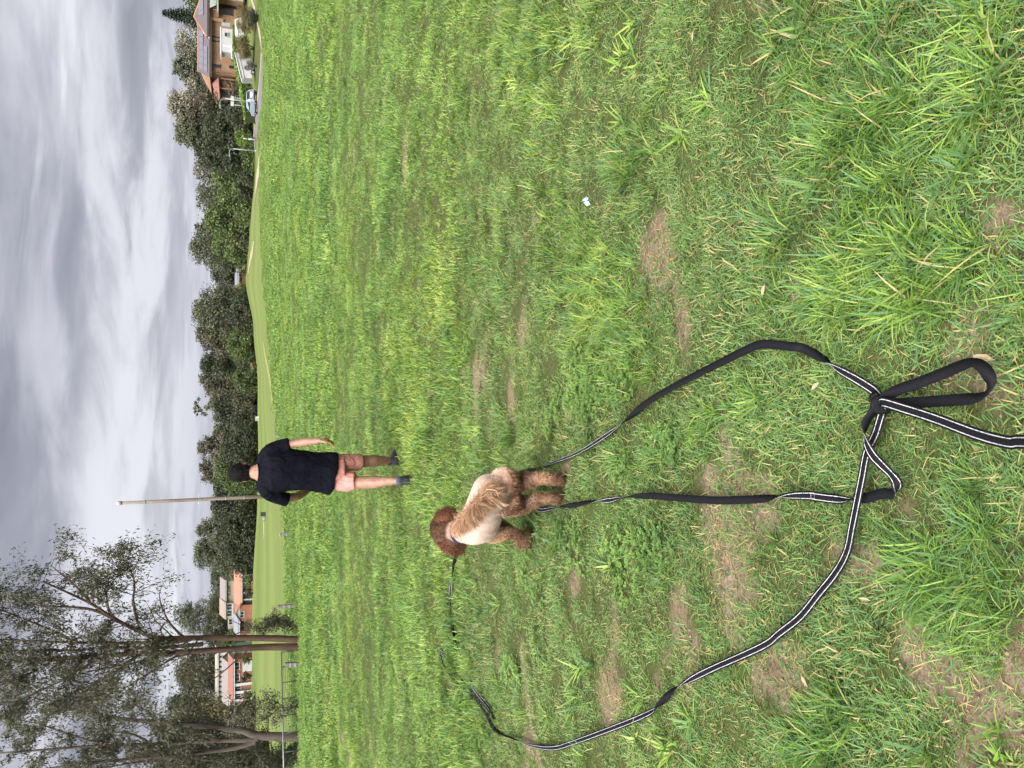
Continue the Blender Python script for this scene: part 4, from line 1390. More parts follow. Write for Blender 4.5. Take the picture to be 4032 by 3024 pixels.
    tone = (0.45 + .35 * rng.random(N) + .95 * np.clip((lock - .25) * 1.6, 0, 1) * np.where(isb[:, 0], .35, np.where(ist[:, 0], .45, 1)) + np.where(isb[:, 0] | ist[:, 0], .3, 0))[:, None]
    for i in range(S + 1):
        fr = i / S
        amp = (cu * ln * .28 * fr)[:, None]
        cen = c0 - n0 * .002 + d * (ln * fr)[:, None] + sd * np.cos(ph + fr * 5.5)[:, None] * amp + bn * np.sin(ph + fr * 5.5)[:, None] * amp + np.array([0, 0, -1.0]) * (ln * fr * fr * .35)[:, None]
        wd = w0 * (1 - .55 * fr)
        kk = k0 * tone * (.82 + .35 * fr)
        if i < S:
            V[:, 2 * i] = cen - sd * wd
            V[:, 2 * i + 1] = cen + sd * wd
            C[:, 2 * i] = kk
            C[:, 2 * i + 1] = kk
        else:
            V[:, 2 * S] = cen
            C[:, 2 * S] = kk
    tri = []
    for i in range(S - 1):
        a_ = 2 * i
        tri += [[a_, a_ + 1, a_ + 3], [a_, a_ + 3, a_ + 2]]
    tri += [[2 * S - 2, 2 * S - 1, 2 * S]]
    F = (np.arange(N)[:, None, None] * (2 * S + 1) + np.array(tri)[None]).reshape(-1, 3)
    m2, t = material('dog_fur')
    a = t.n('ShaderNodeAttribute', attribute_name='Col')
    p = t.n('ShaderNodeBsdfPrincipled', {'Base Color': a.outputs['Color'], 'Roughness': .6, 'Specular IOR Level': .25})
    tr = t.n('ShaderNodeBsdfTranslucent', {'Color': a.outputs['Color']})
    finish(t, t.n('ShaderNodeMixShader', {0: .2, 1: p.outputs[0], 2: tr.outputs[0]}).outputs[0])
    fur = obj('fur', np_mesh('fur', V.reshape(-1, 3), F, C.reshape(-1, 3), True), m2, root)
    fur['kind'] = 'stuff'
    # long wavy wisps below the tail
    mw = MB()
    for (q0, q1, q2, q3) in (((960, 470), (1000, 560), (1120, 620), (1190, 640)), ((930, 500), (1010, 600), (1080, 670), (1110, 690)), ((900, 430), (1020, 440), (1060, 500), (1080, 560)), ((950, 520), (1040, 560), (1150, 650), (1215, 625))):
        P = [np.array(D(q[0], q[1], 3.49) - L) for q in (q0, q1, q2, q3)]
        mw.tube([Vector(v) for v in spline(P, 5)], [.0045] * 12 + [.003] * 3 + [.001], 5)
    mw.build('tail_feather', mat('pale_feather', (.46, .30, .19), .7, .3, 80), root, True)
    # nose, eyes, collar
    MB().ball(D(505, 1118, 4.475) - L, (.014, .012, .011), 10, 8).build('nose', mat('dog_nose', (.02, .012, .01), .35), root, True)
    for q in ((355, 1020, 4.36), (370, 1085, 4.335)):
        MB().ball(D(*q) - L, .010, 10, 8).build('eye', mat('dog_eye', (.02, .01, .006), .15), root, True)
    cc = D(560, 985, 4.16) - L
    ax = (D(430, 990, 4.24) - D(700, 970, 4.07)).normalized()
    u = ax.orthogonal().normalized()
    v = ax.cross(u)
    ring = [cc + u * (math.cos(a_) * .073) + v * (math.sin(a_) * .073) for a_ in np.linspace(0, 2 * math.pi, 33)]
    col_ = MB().tube(ring, [(.004, .009)] * 33, 8, up=u).build('collar', mat('blue_collar', (.015, .018, .05), .7), root, True)
    pc = D(520, 1035, 4.06) - L
    rg = [pc + Vector((math.cos(a_) * .016, 0.004 * math.sin(a_), math.sin(a_) * .016)) for a_ in np.linspace(0, 2 * math.pi, 17)]
    MB().tube(rg, .0034, 6).build('ring', mat('steel_ring', (.6, .6, .62), .25, .1, metal=1.0), col_, True)
    MB().tube([pc + Vector((0, 0, -.016)), pc + Vector((-.006, -.004, -.04)), pc + Vector((-.008, -.004, -.055))], [.007, .009, .005], 8).build('clip', mat('steel_ring', (.6, .6, .62)), col_, True)


build_dog()

# ---------------------------------------------------------------- trees
def leaf_quads(cen, nrm, rng, size, aspect, tone_c, droop=0.0, long_dir=None):
    """one small leaf-shaped quad at each centre"""
    n = len(cen)
    d = rng.normal(0, 1, (n, 3))
    if long_dir is not None:
        d = d * 0.55 + long_dir
    if droop:
        d = d * (1 - droop) + np.array([0, 0, -1.0]) * droop * 1.6
    u = d / (np.linalg.norm(d, axis=1)[:, None] + 1e-9)
    nn = nrm + rng.normal(0, .7, (n, 3))
    w = np.cross(nn, u)
    w /= np.linalg.norm(w, axis=1)[:, None] + 1e-9
    s = size * (0.6 + 0.8 * rng.random(n))[:, None]
    V = np.stack([cen - u * s * .5, cen + w * s * aspect * .5, cen + u * s * .5, cen - w * s * aspect * .5], 1).reshape(-1, 3)
    F = np.arange(4 * n).reshape(-1, 4)
    tl = rng.random(n)
    C = np.repeat(np.stack([tone_c, tl, np.zeros(n)], 1), 4, 0)
    return V, F, C


def crown(lobes, n, rng, size, aspect=0.7, clump=0.3, fill=0.3, droop=0.1, per=28):
    """leaves gathered in clumps on and inside a set of lobes (centre, radii)"""
    vol = np.array([l[1][0] * l[1][1] * l[1][2] for l in lobes]) ** (2 / 3)
    pick = rng.choice(len(lobes), max(n // per, 4), p=vol / vol.sum())
    c0 = np.array([lobes[i][0] for i in pick])
    r0 = np.array([lobes[i][1] for i in pick])
    d = rng.normal(0, 1, (len(pick), 3))
    d[:, 2] += 0.25
    d /= np.linalg.norm(d, axis=1)[:, None]
    rad = np.where(rng.random(len(pick)) < fill, rng.random(len(pick)) * .7, .72 + .33 * rng.random(len(pick)))
    cc = c0 + d * r0 * rad[:, None]
    tone = rng.random(len(pick))
    k = np.repeat(np.arange(len(pick)), per)
    m = len(k)
    off = rng.normal(0, 1, (m, 3)) * (r0[k].mean(1) * clump)[:, None] * np.array([1, 1, .72])
    cen = cc[k] + off
    nrm = d[k] + np.array([0, 0, .5]) + off / (np.linalg.norm(off, axis=1)[:, None] + 1e-6)
    return leaf_quads(cen, nrm, rng, size, aspect, tone[k], droop)


LEAF = {  # belt greens muted with grey: distance haze painted into the leaf tones
    'dark': mat_leaf('leaf_dark', (0.022, 0.028, 0.017), (0.056, 0.066, 0.035), (0.098, 0.111, 0.056)),
    'euc': mat_leaf('leaf_eucalypt', (0.043, 0.053, 0.031), (0.105, 0.116, 0.064), (0.182, 0.184, 0.110)),
    'pale': mat_leaf('leaf_pale', (0.090, 0.090, 0.059), (0.234, 0.221, 0.158), (0.378, 0.351, 0.279)),
    'green': mat_leaf('leaf_green', (0.031, 0.047, 0.017), (0.096, 0.135, 0.042), (0.182, 0.236, 0.077)),  # lightest stop stands in for lit spots on the crowns
    'olive': mat_leaf('leaf_olive', (0.075, 0.066, 0.028), (0.19, 0.165, 0.07), (0.29, 0.25, 0.11)),
    'brown': mat_leaf('leaf_brownish', (0.044, 0.044, 0.028), (0.105, 0.099, 0.061), (0.169, 0.152, 0.098)),
    'grey': mat_leaf('leaf_greyish', (0.085, 0.089, 0.072), (0.153, 0.153, 0.123), (0.212, 0.208, 0.170)),
    'hedge': mat_leaf('leaf_hedge', (0.05, 0.085, 0.018), (0.15, 0.235, 0.045), (0.29, 0.38, 0.085)),
    'pine': mat_leaf('leaf_pine', (0.016, 0.028, 0.016), (0.042, 0.062, 0.034), (0.08, 0.10, 0.055)),
    'sheoak': mat_leaf('leaf_drooping', (0.040, 0.045, 0.027), (0.094, 0.097, 0.058), (0.144, 0.144, 0.090), 0.3),
}
BARK_DARK = mat_bark('bark_dark', (0.035, 0.026, 0.020), (0.13, 0.095, 0.07))
BARK_PALE = mat_bark('bark_pale', (0.14, 0.12, 0.10), (0.36, 0.32, 0.27), 3.0)
BARK_BROWN = mat_bark('bark_brown', (0.028, 0.019, 0.014), (0.095, 0.062, 0.043))
BARK_GREY = mat_bark('bark_grey', (0.045, 0.037, 0.032), (0.125, 0.102, 0.088))


def far_tree(name, label, y, w, top, Y, kind, n=2600, low=0.25, lobes=9, size=0.5, bark=BARK_DARK, seed=None, clump=.3, fill=.35, group='trees along the far side', stems=1, flat=1.0, base=None):
    """a tree standing at picture column y (px), w px wide, its top at row `top`, Y metres away"""
    rng = np.random.default_rng(int(seed if seed is not None else y * 7 + Y))
    X = PX(y, Y)
    z0 = on_ground(X, Y) if base is None else base
    H = PZ(top, Y) - z0
    hw = w * Y / 3170.0 * 0.63
    root = thing(name, label, 'tree', (X, Y, z0 - 0.1), group)
    L = []
    for i in range(lobes):
        f = (i + 0.5) / lobes
        zc = H * (low + (0.93 - low) * f)
        env = math.sin(math.pi * min(1, 0.28 + 0.66 * f)) ** 0.7
        a = i * 2.4 + rng.random()
        rr = hw * env * (0.30 + .55 * rng.random())
        r = hw * (0.38 + .2 * rng.random()) * (1.1 - .3 * f)
        L.append(((math.cos(a) * rr, math.sin(a) * rr * .8, min(zc, H - r * .7)), (r, r, r * .78 * flat)))
    L.append(((rng.normal(0, hw * .12), 0, H - hw * .22), (hw * .36, hw * .34, hw * .24)))
    V, F, C = crown(L, int(n * 4.2), rng, size * .85, 0.7, clump * 1.15, fill)
    V[:, 2] = np.minimum(V[:, 2], H * 1.03)
    V[:, 2] = np.maximum(V[:, 2], 0.12)
    obj('crown', np_mesh('crown', V, F, C), LEAF[kind], root)
    tb = MB()
    r0 = max(0.12, H * 0.016)
    for s_ in range(stems):
        ox = (s_ - (stems - 1) / 2) * hw * .3
        pts = [Vector((ox, 0, -.3)), Vector((ox * 1.2 + rng.normal(0, .12), 0, H * .25)), Vector((ox * 1.6 + rng.normal(0, .2), 0, H * .55)), Vector((ox * 1.8, 0, H * .86))]
        tb.tube(pts, [r0 * 1.3, r0, r0 * .65, r0 * .2], 8)
        for l in L[s_::max(stems, 1)]:
            st = pts[1].lerp(pts[2], rng.random())
            e = Vector(l[0])
            tb.tube([st, st.lerp(e, .5) + Vector((0, 0, -.3)), e], [r0 * .45, r0 * .3, r0 * .12], 6)
    tb.build('trunk', bark, root, True)
    return root


def conifer(name, label, y, w, top, Y, seed=3):
    rng = np.random.default_rng(seed)
    X = PX(y, Y)
    z0 = on_ground(X, Y)
    H = PZ(top, Y) - z0
    hw = w * Y / 3170.0 * .5
    root = thing(name, label, 'tree', (X, Y, z0 - .1), 'trees behind the brick house')
    cen, nr, tn = [], [], []
    tb = MB().tube([(0, 0, -.2), (0, 0, H * .5), (0, 0, H * .98)], [.32, .2, .04], 8)
    z = H * .2
    while z < H * .97:
        f = z / H
        R_ = hw * (1.0 - f) ** 0.75 * 1.15 + .1
        k = 7
        a0 = rng.random() * 6
        for b in range(k):
            a = a0 + b * 6.283 / k
            ln = R_ * (.85 + .3 * rng.random())
            e = Vector((math.cos(a) * ln, math.sin(a) * ln, z + ln * .10))
            tb.tube([(0, 0, z - .1), e], [.05, .015], 4)
            m = int(40 + ln * 45)
            t = rng.random(m) ** .7
            p = np.array([0, 0, z]) + (np.array(e) - np.array([0, 0, z])) * t[:, None]
            p = p + rng.normal(0, .13, (m, 3)) * np.array([1, 1, .8])
            cen.append(p); nr.append(np.tile([0, 0, 1.0], (m, 1))); tn.append(np.full(m, rng.random()))
        z += H * .033
    V, F, C = leaf_quads(np.concatenate(cen), np.concatenate(nr), rng, .26, .5, np.concatenate(tn))
    obj('crown', np_mesh('crown', V, F, C), LEAF['pine'], root)
    tb.build('trunk', BARK_DARK, root, True)


GB, GR, GC = 'trees behind the brick house', 'trees beside the road', 'trees along the far side'
conifer('norfolk_pine', 'dark conical pine rising above the brick house roof', 100, 118, 628, 168)
far_tree('garden_tree', 'broad dark green tree behind the right end of the brick house', -10, 210, 712, 160, 'green', 3600, .2, 10, .5, group=GB, base=3.2)
far_tree('gum_tree', 'pale thin crowned gum behind the solar panelled roof', 205, 190, 690, 172, 'pale', 2000, .3, 10, .42, BARK_PALE, clump=.22, fill=.2, group=GB)
far_tree('gum_tree', 'dark gum with gappy crown just left of the house roof ridge', 305, 110, 680, 158, 'euc', 1700, .45, 9, .45, BARK_PALE, clump=.24, fill=.2, group=GB)
far_tree('garden_tree', 'dense dark tree against the left wing of the brick house', 345, 120, 775, 146, 'dark', 2600, .12, 9, .45, group=GB, base=1.2)
far_tree('garden_tree', 'low dark tree behind the hedge and street lamp', 410, 120, 850, 140, 'dark', 2000, .05, 9, .42, group=GR)
far_tree('gum_tree', 'tall pale leaved gum above the street lamp', 440, 150, 664, 152, 'pale', 2800, .40, 11, .45, BARK_PALE, clump=.24, fill=.25, group=GR)
far_tree('gum_tree', 'brownish gum below the pale crown beside the road', 465, 150, 735, 146, 'brown', 2700, .12, 10, .45, group=GR)
far_tree('round_tree', 'tall dark rounded tree at the road bend', 545, 125, 686, 150, 'euc', 2600, .38, 10, .45, clump=.25, group=GR)
far_tree('garden_tree', 'dark spreading tree behind the two road posts', 530, 150, 800, 143, 'dark', 3000, .05, 10, .45, group=GR)
far_tree('garden_tree', 'dark dense tree behind the second street lamp', 615, 150, 770, 148, 'dark', 3200, .05, 11, .45, group=GR)
far_tree('bushy_tree', 'dark bushy tree sloping down beside the lamp', 685, 140, 838, 158, 'green', 2600, .04, 10, .45, group=GR)
far_tree('gum_tree', 'sparse grey gum showing sky through its thin crown', 690, 110, 762, 195, 'grey', 1000, .4, 9, .5, BARK_PALE, clump=.18, fill=.1, group=GC)
far_tree('gum_tree', 'gum with two leafy heads over the road hump', 790, 120, 772, 188, 'euc', 1500, .42, 9, .5, BARK_PALE, clump=.22, fill=.15, group=GC)
far_tree('bushy_tree', 'rounded green tree behind the grey road hump', 775, 130, 858, 165, 'green', 2400, .04, 9, .45, group=GR)
far_tree('bushy_tree', 'bright green rounded tree on the low hill', 875, 140, 808, 178, 'green', 3200, .05, 11, .5, group=GC)
far_tree('bushy_tree', 'mid green tree tucked behind the bright green one', 960, 120, 836, 185, 'green', 2600, .05, 10, .5, group=GC)
far_tree('gum_tree', 'small thin gum top behind the bright green tree', 905, 55, 765, 212, 'euc', 700, .5, 7, .45, BARK_PALE, clump=.2, fill=.1, group=GC)
far_tree('gum_tree', 'tall gappy gum above the little brick house', 985, 150, 748, 214, 'euc', 1900, .42, 11, .5, BARK_PALE, clump=.2, fill=.15, group=GC)
far_tree('bushy_tree', 'dark tree leaning over the little brick house', 1065, 120, 830, 240, 'dark', 2600, .28, 10, .55, group=GC)
far_tree('hazy_tree', 'hazy grey green tree right of the tall grove', 1150, 105, 852, 265, 'grey', 1800, .1, 9, .6, group=GC)
far_tree('shrub', 'olive shrub on the crest beside the little brick house', 1155, 60, 918, 212, 'olive', 900, .03, 7, .4, group=GC)
far_tree('grove_tree', 'tall gum of the middle grove with pale stems', 1240, 150, 758, 205, 'euc', 3000, .33, 12, .5, BARK_PALE, stems=3, clump=.25, group=GC)
far_tree('grove_tree', 'brownish gum of the middle grove', 1335, 130, 775, 208, 'brown', 2600, .3, 11, .5, BARK_PALE, stems=2, clump=.25, group=GC)
far_tree('shrub', 'green bush at the foot of the middle grove', 1360, 95, 890, 200, 'green', 1600, .03, 8, .42, group=GC)
far_tree('shrub', 'dark bush under the pale stems of the middle grove', 1235, 110, 905, 200, 'dark', 1500, .03, 8, .42, group=GC)
far_tree('grove_tree', 'dark tree closing the left side of the middle grove', 1435, 120, 790, 212, 'dark', 3000, .04, 11, .5, group=GC)
far_tree('grove_tree', 'thin topped gum left of the dark grove tree', 1480, 110, 786, 222, 'euc', 1500, .4, 10, .5, BARK_PALE, clump=.2, fill=.15, group=GC)
far_tree('wood_tree', 'dark brown gum in the wood right of the man', 1540, 130, 808, 216, 'brown', 3000, .05, 11, .5, group=GC)
far_tree('gum_tree', 'gum with one high wispy tip right of the man', 1600, 80, 760, 228, 'euc', 600, .5, 6, .45, BARK_PALE, clump=.16, fill=.05, group=GC)
far_tree('wood_tree', 'dark wide tree at the foot of the wispy gum', 1610, 130, 838, 212, 'dark', 2800, .04, 11, .5, group=GC)
far_tree('wood_tree', 'sparse gum over the gap in the wood', 1690, 95, 838, 232, 'euc', 1200, .35, 9, .5, BARK_PALE, clump=.2, fill=.1, group=GC)
far_tree('gum_tree', 'pale tipped gum just right of the man\'s head', 1755, 110, 780, 222, 'brown', 1700, .4, 10, .5, BARK_PALE, clump=.2, fill=.15, group=GC)
far_tree('wood_tree', 'dark tree beside the man\'s right shoulder', 1775, 130, 868, 206, 'dark', 2600, .04, 10, .5, group=GC)
far_tree('gum_tree', 'gum with thin top above the man\'s head', 1850, 100, 786, 224, 'brown', 1500, .4, 10, .5, BARK_PALE, clump=.2, fill=.15, group=GC)
far_tree('wood_tree', 'dark tree directly behind the man\'s head', 1860, 140, 842, 208, 'green', 3000, .04, 11, .5, group=GC)
far_tree('wood_tree', 'dark tree immediately right of the tall pole', 1925, 90, 842, 215, 'dark', 2200, .04, 10, .5, group=GC)
far_tree('wood_tree', 'dark tree immediately left of the tall pole', 1995, 105, 832, 214, 'dark', 2600, .04, 11, .5, group=GC)
far_tree('gum_tree', 'grey green gum with two crowns left of the pole', 2075, 95, 770, 232, 'euc', 1900, .38, 10, .5, BARK_PALE, clump=.25, group=GC)
far_tree('gum_tree', 'broad grey green gum above the white roofed house', 2160, 120, 762, 236, 'euc', 2600, .35, 11, .5, BARK_PALE, clump=.25, group=GC)
far_tree('wood_tree', 'dark green tree in front of the white roofed house', 2080, 130, 872, 206, 'dark', 2800, .03, 11, .5, group=GC)
far_tree('wood_tree', 'dark blue green tree right of the orange roofed house', 2180, 130, 885, 206, 'dark', 2800, .03, 11, .5, group=GC)
far_tree('shrub', 'green garden tree beside the orange roof', 2262, 60, 905, 214, 'green', 1300, .04, 8, .42, group=GC)
far_tree('hill_tree', 'dark hill tree behind the cream house', 2270, 130, 832, 300, 'dark', 2400, .05, 10, .7, group='hillside trees')
far_tree('hill_tree', 'mid green hill tree above the cream house', 2370, 150, 828, 310, 'green', 2600, .05, 10, .7, group='hillside trees')
far_tree('gum_tree', 'airy gum with hanging foliage above the cream house', 2405, 150, 690, 262, 'euc', 1900, .36, 11, .55, BARK_PALE, clump=.2, fill=.15, group='hillside trees')
far_tree('hill_tree', 'dark hill tree behind the double trunked tree', 2480, 140, 800, 270, 'dark', 2600, .05, 10, .6, group='hillside trees')
far_tree('hill_tree', 'olive hill tree above the long white building', 2610, 170, 690, 262, 'brown', 3400, .08, 12, .6, group='hillside trees')
far_tree('hill_tree', 'tall dark hill tree left of the long white building', 2740, 170, 655, 256, 'dark', 3600, .06, 12, .6, group='hillside trees')
far_tree('hill_tree', 'olive brown hill tree behind the left hand trunks', 2850, 190, 640, 240, 'olive', 3600, .05, 12, .6, group='hillside trees')
far_tree('hill_tree', 'dark hill tree at the left edge of the view', 2985, 190, 610, 230, 'dark', 3600, .05, 12, .6, group='hillside trees')
far_tree('bushy_tree', 'dark shrubbery below the long white building at left', 2830, 130, 880, 170, 'brown', 2600, .03, 10, .45, group='hillside trees')
far_tree('bushy_tree', 'dark shrubbery at the left edge behind the fence', 2990, 170, 860, 120, 'dark', 4200, .02, 12, .35, group='hillside trees')
far_tree('bushy_tree', 'dark hill bush between the cream house and trunks', 2520, 80, 880, 240, 'green', 1500, .03, 8, .5, group='hillside trees')

UNDER = [(470, 138, 'below the brownish gum'), (575, 140, 'between the round tree and the second lamp'), (650, 150, 'left of the second street lamp'), (735, 160, 'behind the grey road hump'),
         (830, 170, 'right of the bright green tree'), (920, 178, 'below the bright green tree'), (1005, 188, 'right of the little brick house'), (1185, 205, 'left of the olive crest shrub'),
         (1290, 202, 'among the pale stems of the grove'), (1400, 205, 'left of the grove bush'), (1485, 208, 'below the thin topped gum'), (1570, 208, 'below the wispy tipped gum'), (1655, 212, 'at the small white box'),
         (1730, 212, 'in the gap right of the man'), (1815, 210, 'beside the man\'s head'), (1900, 212, 'behind the man\'s left shoulder'), (1960, 212, 'behind the tall pole'), (2040, 210, 'left of the tall pole'),
         (2130, 206, 'below the broad grey green gum'), (2225, 208, 'right of the orange roofed house')]
for i, (uy, uY, wh) in enumerate(UNDER):
    far_tree('undergrowth_shrub', 'dark undergrowth shrub ' + wh, uy, 110, 905 + (i * 37) % 40, uY, ('dark', 'green', 'brown')[i % 3], 1100, .02, 8, .42, group='undergrowth along the tree belt')


# ---- the near trees on the left, limb by limb
def limbs_tree(name, label, base_px, limbs, Y, rng_seed, leaf_kind, bark, n_side, leaf_n, leaf_size, sub_len, skip=0.35, droop=.45, bushes=(), dens_tip=1.0):
    rng = np.random.default_rng(rng_seed)
    g = G(*base_px)
    X0, Y0 = g.x * Y / g.y, Y
    z0 = on_ground(X0, Y0)
    root = thing(name, label, 'tree', (X0, Y0, z0), 'tall trees at the left')
    L = Vector((X0, Y0, z0))
    tb, tw = MB(), MB()
    cen, nr, tn, ld = [], [], [], []
    def leaves(p, d, n, spread):
        t = rng.random(n)
        P = np.array(p)[None] + np.array(d)[None] * t[:, None] + rng.normal(0, spread, (n, 3))
        P[:, 2] -= np.abs(rng.normal(0, spread * .9, n))
        cen.append(P)
        nr.append(np.tile([0.3, -.6, .6], (n, 1)))
        tn.append(np.full(n, rng.random()))
    for li, (pts, r0, r1, leafy) in enumerate(limbs):
        P = [W(p[0], p[1], Y + (p[2] if len(p) > 2 else 0)) - L for p in pts]
        S = [Vector(v) for v in spline([np.array(p) for p in P], 5)]
        if li == 0 or pts[0][0] > 1150:
            S[0].z = min(S[0].z, -0.15)
        n = len(S)
        tb.tube(S, [r0 + (r1 - r0) * i / (n - 1) for i in range(n)], 9)
        if not leafy:
            continue
        tot = sum((S[i + 1] - S[i]).length for i in range(n - 1))
        for q in range(int(n_side * leafy * tot)):
            f = skip + (1 - skip) * rng.random()
            i = min(int(f * (n - 1)), n - 2)
            st = S[i].lerp(S[i + 1], rng.random())
            ax = (S[i + 1] - S[i]).normalized()
            d = Vector(rng.normal(0, 1, 3)) * .8 + ax * .7 + Vector((0, 0, .15))
            d.normalize()
            ln = sub_len * (.4 + .9 * rng.random()) * (1.15 - .5 * f)
            mid = st + d * ln * .5 + Vector((0, 0, .06 * ln))
            en = st + d * ln + Vector((0, 0, -.05 * ln))
            rr = (r0 + (r1 - r0) * f) * .24 + .005
            tw.tube([st, mid, en], [rr, rr * .6, rr * .25], 5)
            for k in range(4):
                b0 = mid.lerp(en, rng.random())
                d2 = (d * .6 + Vector(rng.normal(0, .6, 3))).normalized()
                l2 = ln * (.3 + .35 * rng.random())
                e2 = b0 + d2 * l2 + Vector((0, 0, -.2 * l2))
                tw.tube([b0, b0.lerp(e2, .5) + Vector((0, 0, .04)), e2], [rr * .35, rr * .25, .003], 4)
                leaves(b0, e2 - b0, int(leaf_n * dens_tip * (.5 + rng.random())), .07 + .06 * l2)
    for (px_, py_, dy, r, n) in bushes:
        c = W(px_, py_, Y + dy) - L
        for q in range(max(1, n // 60)):
            o = Vector(rng.normal(0, 1, 3))
            o = o.normalized() * r * (rng.random() ** .4)
            leaves(c + o * .9 - Vector((.05, 0, 0)), Vector((.15, 0, -.05)), 60, r * .16)
    V, F, C = leaf_quads(np.concatenate(cen), np.concatenate(nr), rng, leaf_size, .30, np.concatenate(tn), droop)
    obj('crown', np_mesh('crown', V, F, C), LEAF[leaf_kind], root)
    tr = tb.build('trunk', bark, root, True)
    tw.build('branches', bark, root, True)
    return root


LT = [
    ([(1196, 2520), (1100, 2514), (1000, 2512), (860, 2511), (720, 2512), (615, 2511), (524, 2473), (446, 2434), (362, 2379), (260, 2330), (170, 2290)], .125, .022, .9),
    ([(1196, 2548), (1100, 2547), (1000, 2549), (900, 2556), (740, 2565), (560, 2572), (400, 2582), (220, 2592), (0, 2604), (-260, 2610)], .130, .035, .9),
    ([(760, 2513), (690, 2526), (540, 2531), (400, 2532), (250, 2528), (100, 2522), (-120, 2515)], .075, .018, .8),
    ([(800, 2535), (700, 2545), (560, 2552), (420, 2548), (300, 2560), (120, 2560), (-100, 2570)], .07, .018, .6),
    ([(722, 2508), (690, 2478), (660, 2440), (636, 2385), (628, 2340), (640, 2300)], .045, .006, 0),
    ([(672, 2455), (620, 2420), (600, 2400), (580, 2390)], .02, .004, 0),
    ([(650, 2415), (645, 2380), (655, 2350), (665, 2330)], .016, .003, 0),
    ([(560, 2490), (535, 2430), (525, 2360), (530, 2300), (512, 2240), (485, 2195), (470, 2170)], .045, .010, 1.3),
    ([(524, 2473), (440, 2420), (420, 2340), (430, 2270), (425, 2230)], .04, .010, 1.0),
    ([(446, 2434), (360, 2400), (280, 2390), (180, 2385), (60, 2360), (-60, 2340)], .05, .012, 1.2),
    ([(362, 2379), (300, 2310), (240, 2260), (200, 2225)], .035, .01, 1.2),
    ([(300, 2530), (200, 2480), (100, 2440), (0, 2400), (-80, 2380)], .04, .012, 1.2),
    ([(720, 2568), (650, 2610), (560, 2668), (520, 2700), (545, 2760), (560, 2800)], .04, .008, .9),
    ([(690, 2572), (560, 2602), (460, 2625), (350, 2645), (250, 2680)], .045, .010, 1.2),
    ([(560, 2572), (460, 2640), (380, 2690), (300, 2720), (220, 2760)], .045, .010, 1.1),
    ([(400, 2582), (300, 2650), (200, 2700), (60, 2760), (-60, 2790)], .05, .012, 1.2),
    ([(220, 2592), (120, 2650), (0, 2690), (-100, 2720)], .045, .012, 1.2),
    ([(980, 2556), (930, 2600), (860, 2660), (800, 2700), (760, 2740)], .03, .008, .25),
    ([(900, 2510), (960, 2480), (950, 2462), (905, 2440), (895, 2432)], .018, .006, 0),
]
limbs_tree('tall_gum', 'tall double trunked tree with sparse hanging leaves at the fence', (1188, 2535), LT, 27.0, 11, 'sheoak', BARK_BROWN, 4.8, 27, .12, 1.5)
LT2 = [
    ([(1200, 2902), (1100, 2900), (1010, 2895), (960, 2878), (880, 2868), (760, 2856), (640, 2845), (480, 2830), (330, 2800), (200, 2790)], .20, .03, .9),
    ([(1020, 2908), (960, 2914), (880, 2915), (760, 2922), (600, 2930), (420, 2935), (200, 2950), (0, 2965)], .12, .03, .9),
    ([(1010, 2918), (960, 2936), (900, 2950), (800, 2962), (680, 2975), (500, 2990), (300, 3010), (100, 3040)], .11, .03, .9),
    ([(480, 2830), (380, 2810), (200, 2745), (90, 2700), (0, 2680)], .05, .012, .55),
    ([(420, 2935), (300, 2900), (150, 2850), (40, 2830)], .05, .012, .9),
    ([(640, 2845), (560, 2790), (480, 2760), (400, 2740)], .05, .012, 1.2),
    ([(600, 2930), (520, 2890), (420, 2880), (340, 2860)], .05, .012, 1.2),
    ([(680, 2975), (560, 3000), (430, 3020), (300, 3060)], .05, .012, 1.1),
]
limbs_tree('grey_gum', 'many stemmed grey barked tree at the far left by the fence', (1192, 2905), LT2, 33.0, 17, 'sheoak', BARK_GREY, 3.6, 28, .13, 1.6,
           bushes=[(100, 2900, 1, .55, 900), (420, 2930, 2, .6, 900), (560, 2960, 1, .7, 1400), (640, 2880, 2, .8, 1600), (720, 2960, 2, .9, 2200), (800, 2900, 3, .9, 2200), (870, 2980, 2, .9, 2200), (760, 2800, 3, .7, 1200),
                   (930, 3010, 1.5, .8, 2000), (1010, 3000, 1.5, .7, 1600), (1090, 3000, 2, .6, 1400), (690, 3050, 1, .8, 1500), (1130, 2960, 3, .6, 900), (1000, 2950, 4, 1.0, 1800), (1080, 3040, 3, .9, 1800), (940, 3040, 3, 1.1, 1800)], dens_tip=1.1)
LS = [([(1196, 2462), (1150, 2462), (1100, 2458), (1050, 2455)], .03, .006, 1.5), ([(1150, 2462), (1110, 2440), (1080, 2425)], .02, .005, 1.6), ([(1100, 2458), (1040, 2470), (990, 2478)], .016, .004, 1.5)]
limbs_tree('sapling', 'small leafy sapling beside the double trunked tree', (1185, 2462), LS, 28.5, 23, 'sheoak', BARK_DARK, 16, 9, .09, .42, .1, .1)
LS2 = [([(1190, 2785), (1120, 2786), (1040, 2788), (960, 2786)], .03, .006, 1.3), ([(1120, 2786), (1080, 2760), (1060, 2750)], .018, .005, 1.4), ([(1100, 2786), (1060, 2820), (1030, 2830)], .018, .005, 1.4)]
limbs_tree('sapling', 'dark sapling standing before the fence rail at left', (1188, 2785), LS2, 27.0, 29, 'sheoak', BARK_DARK, 13, 9, .09, .45, .1, .1)

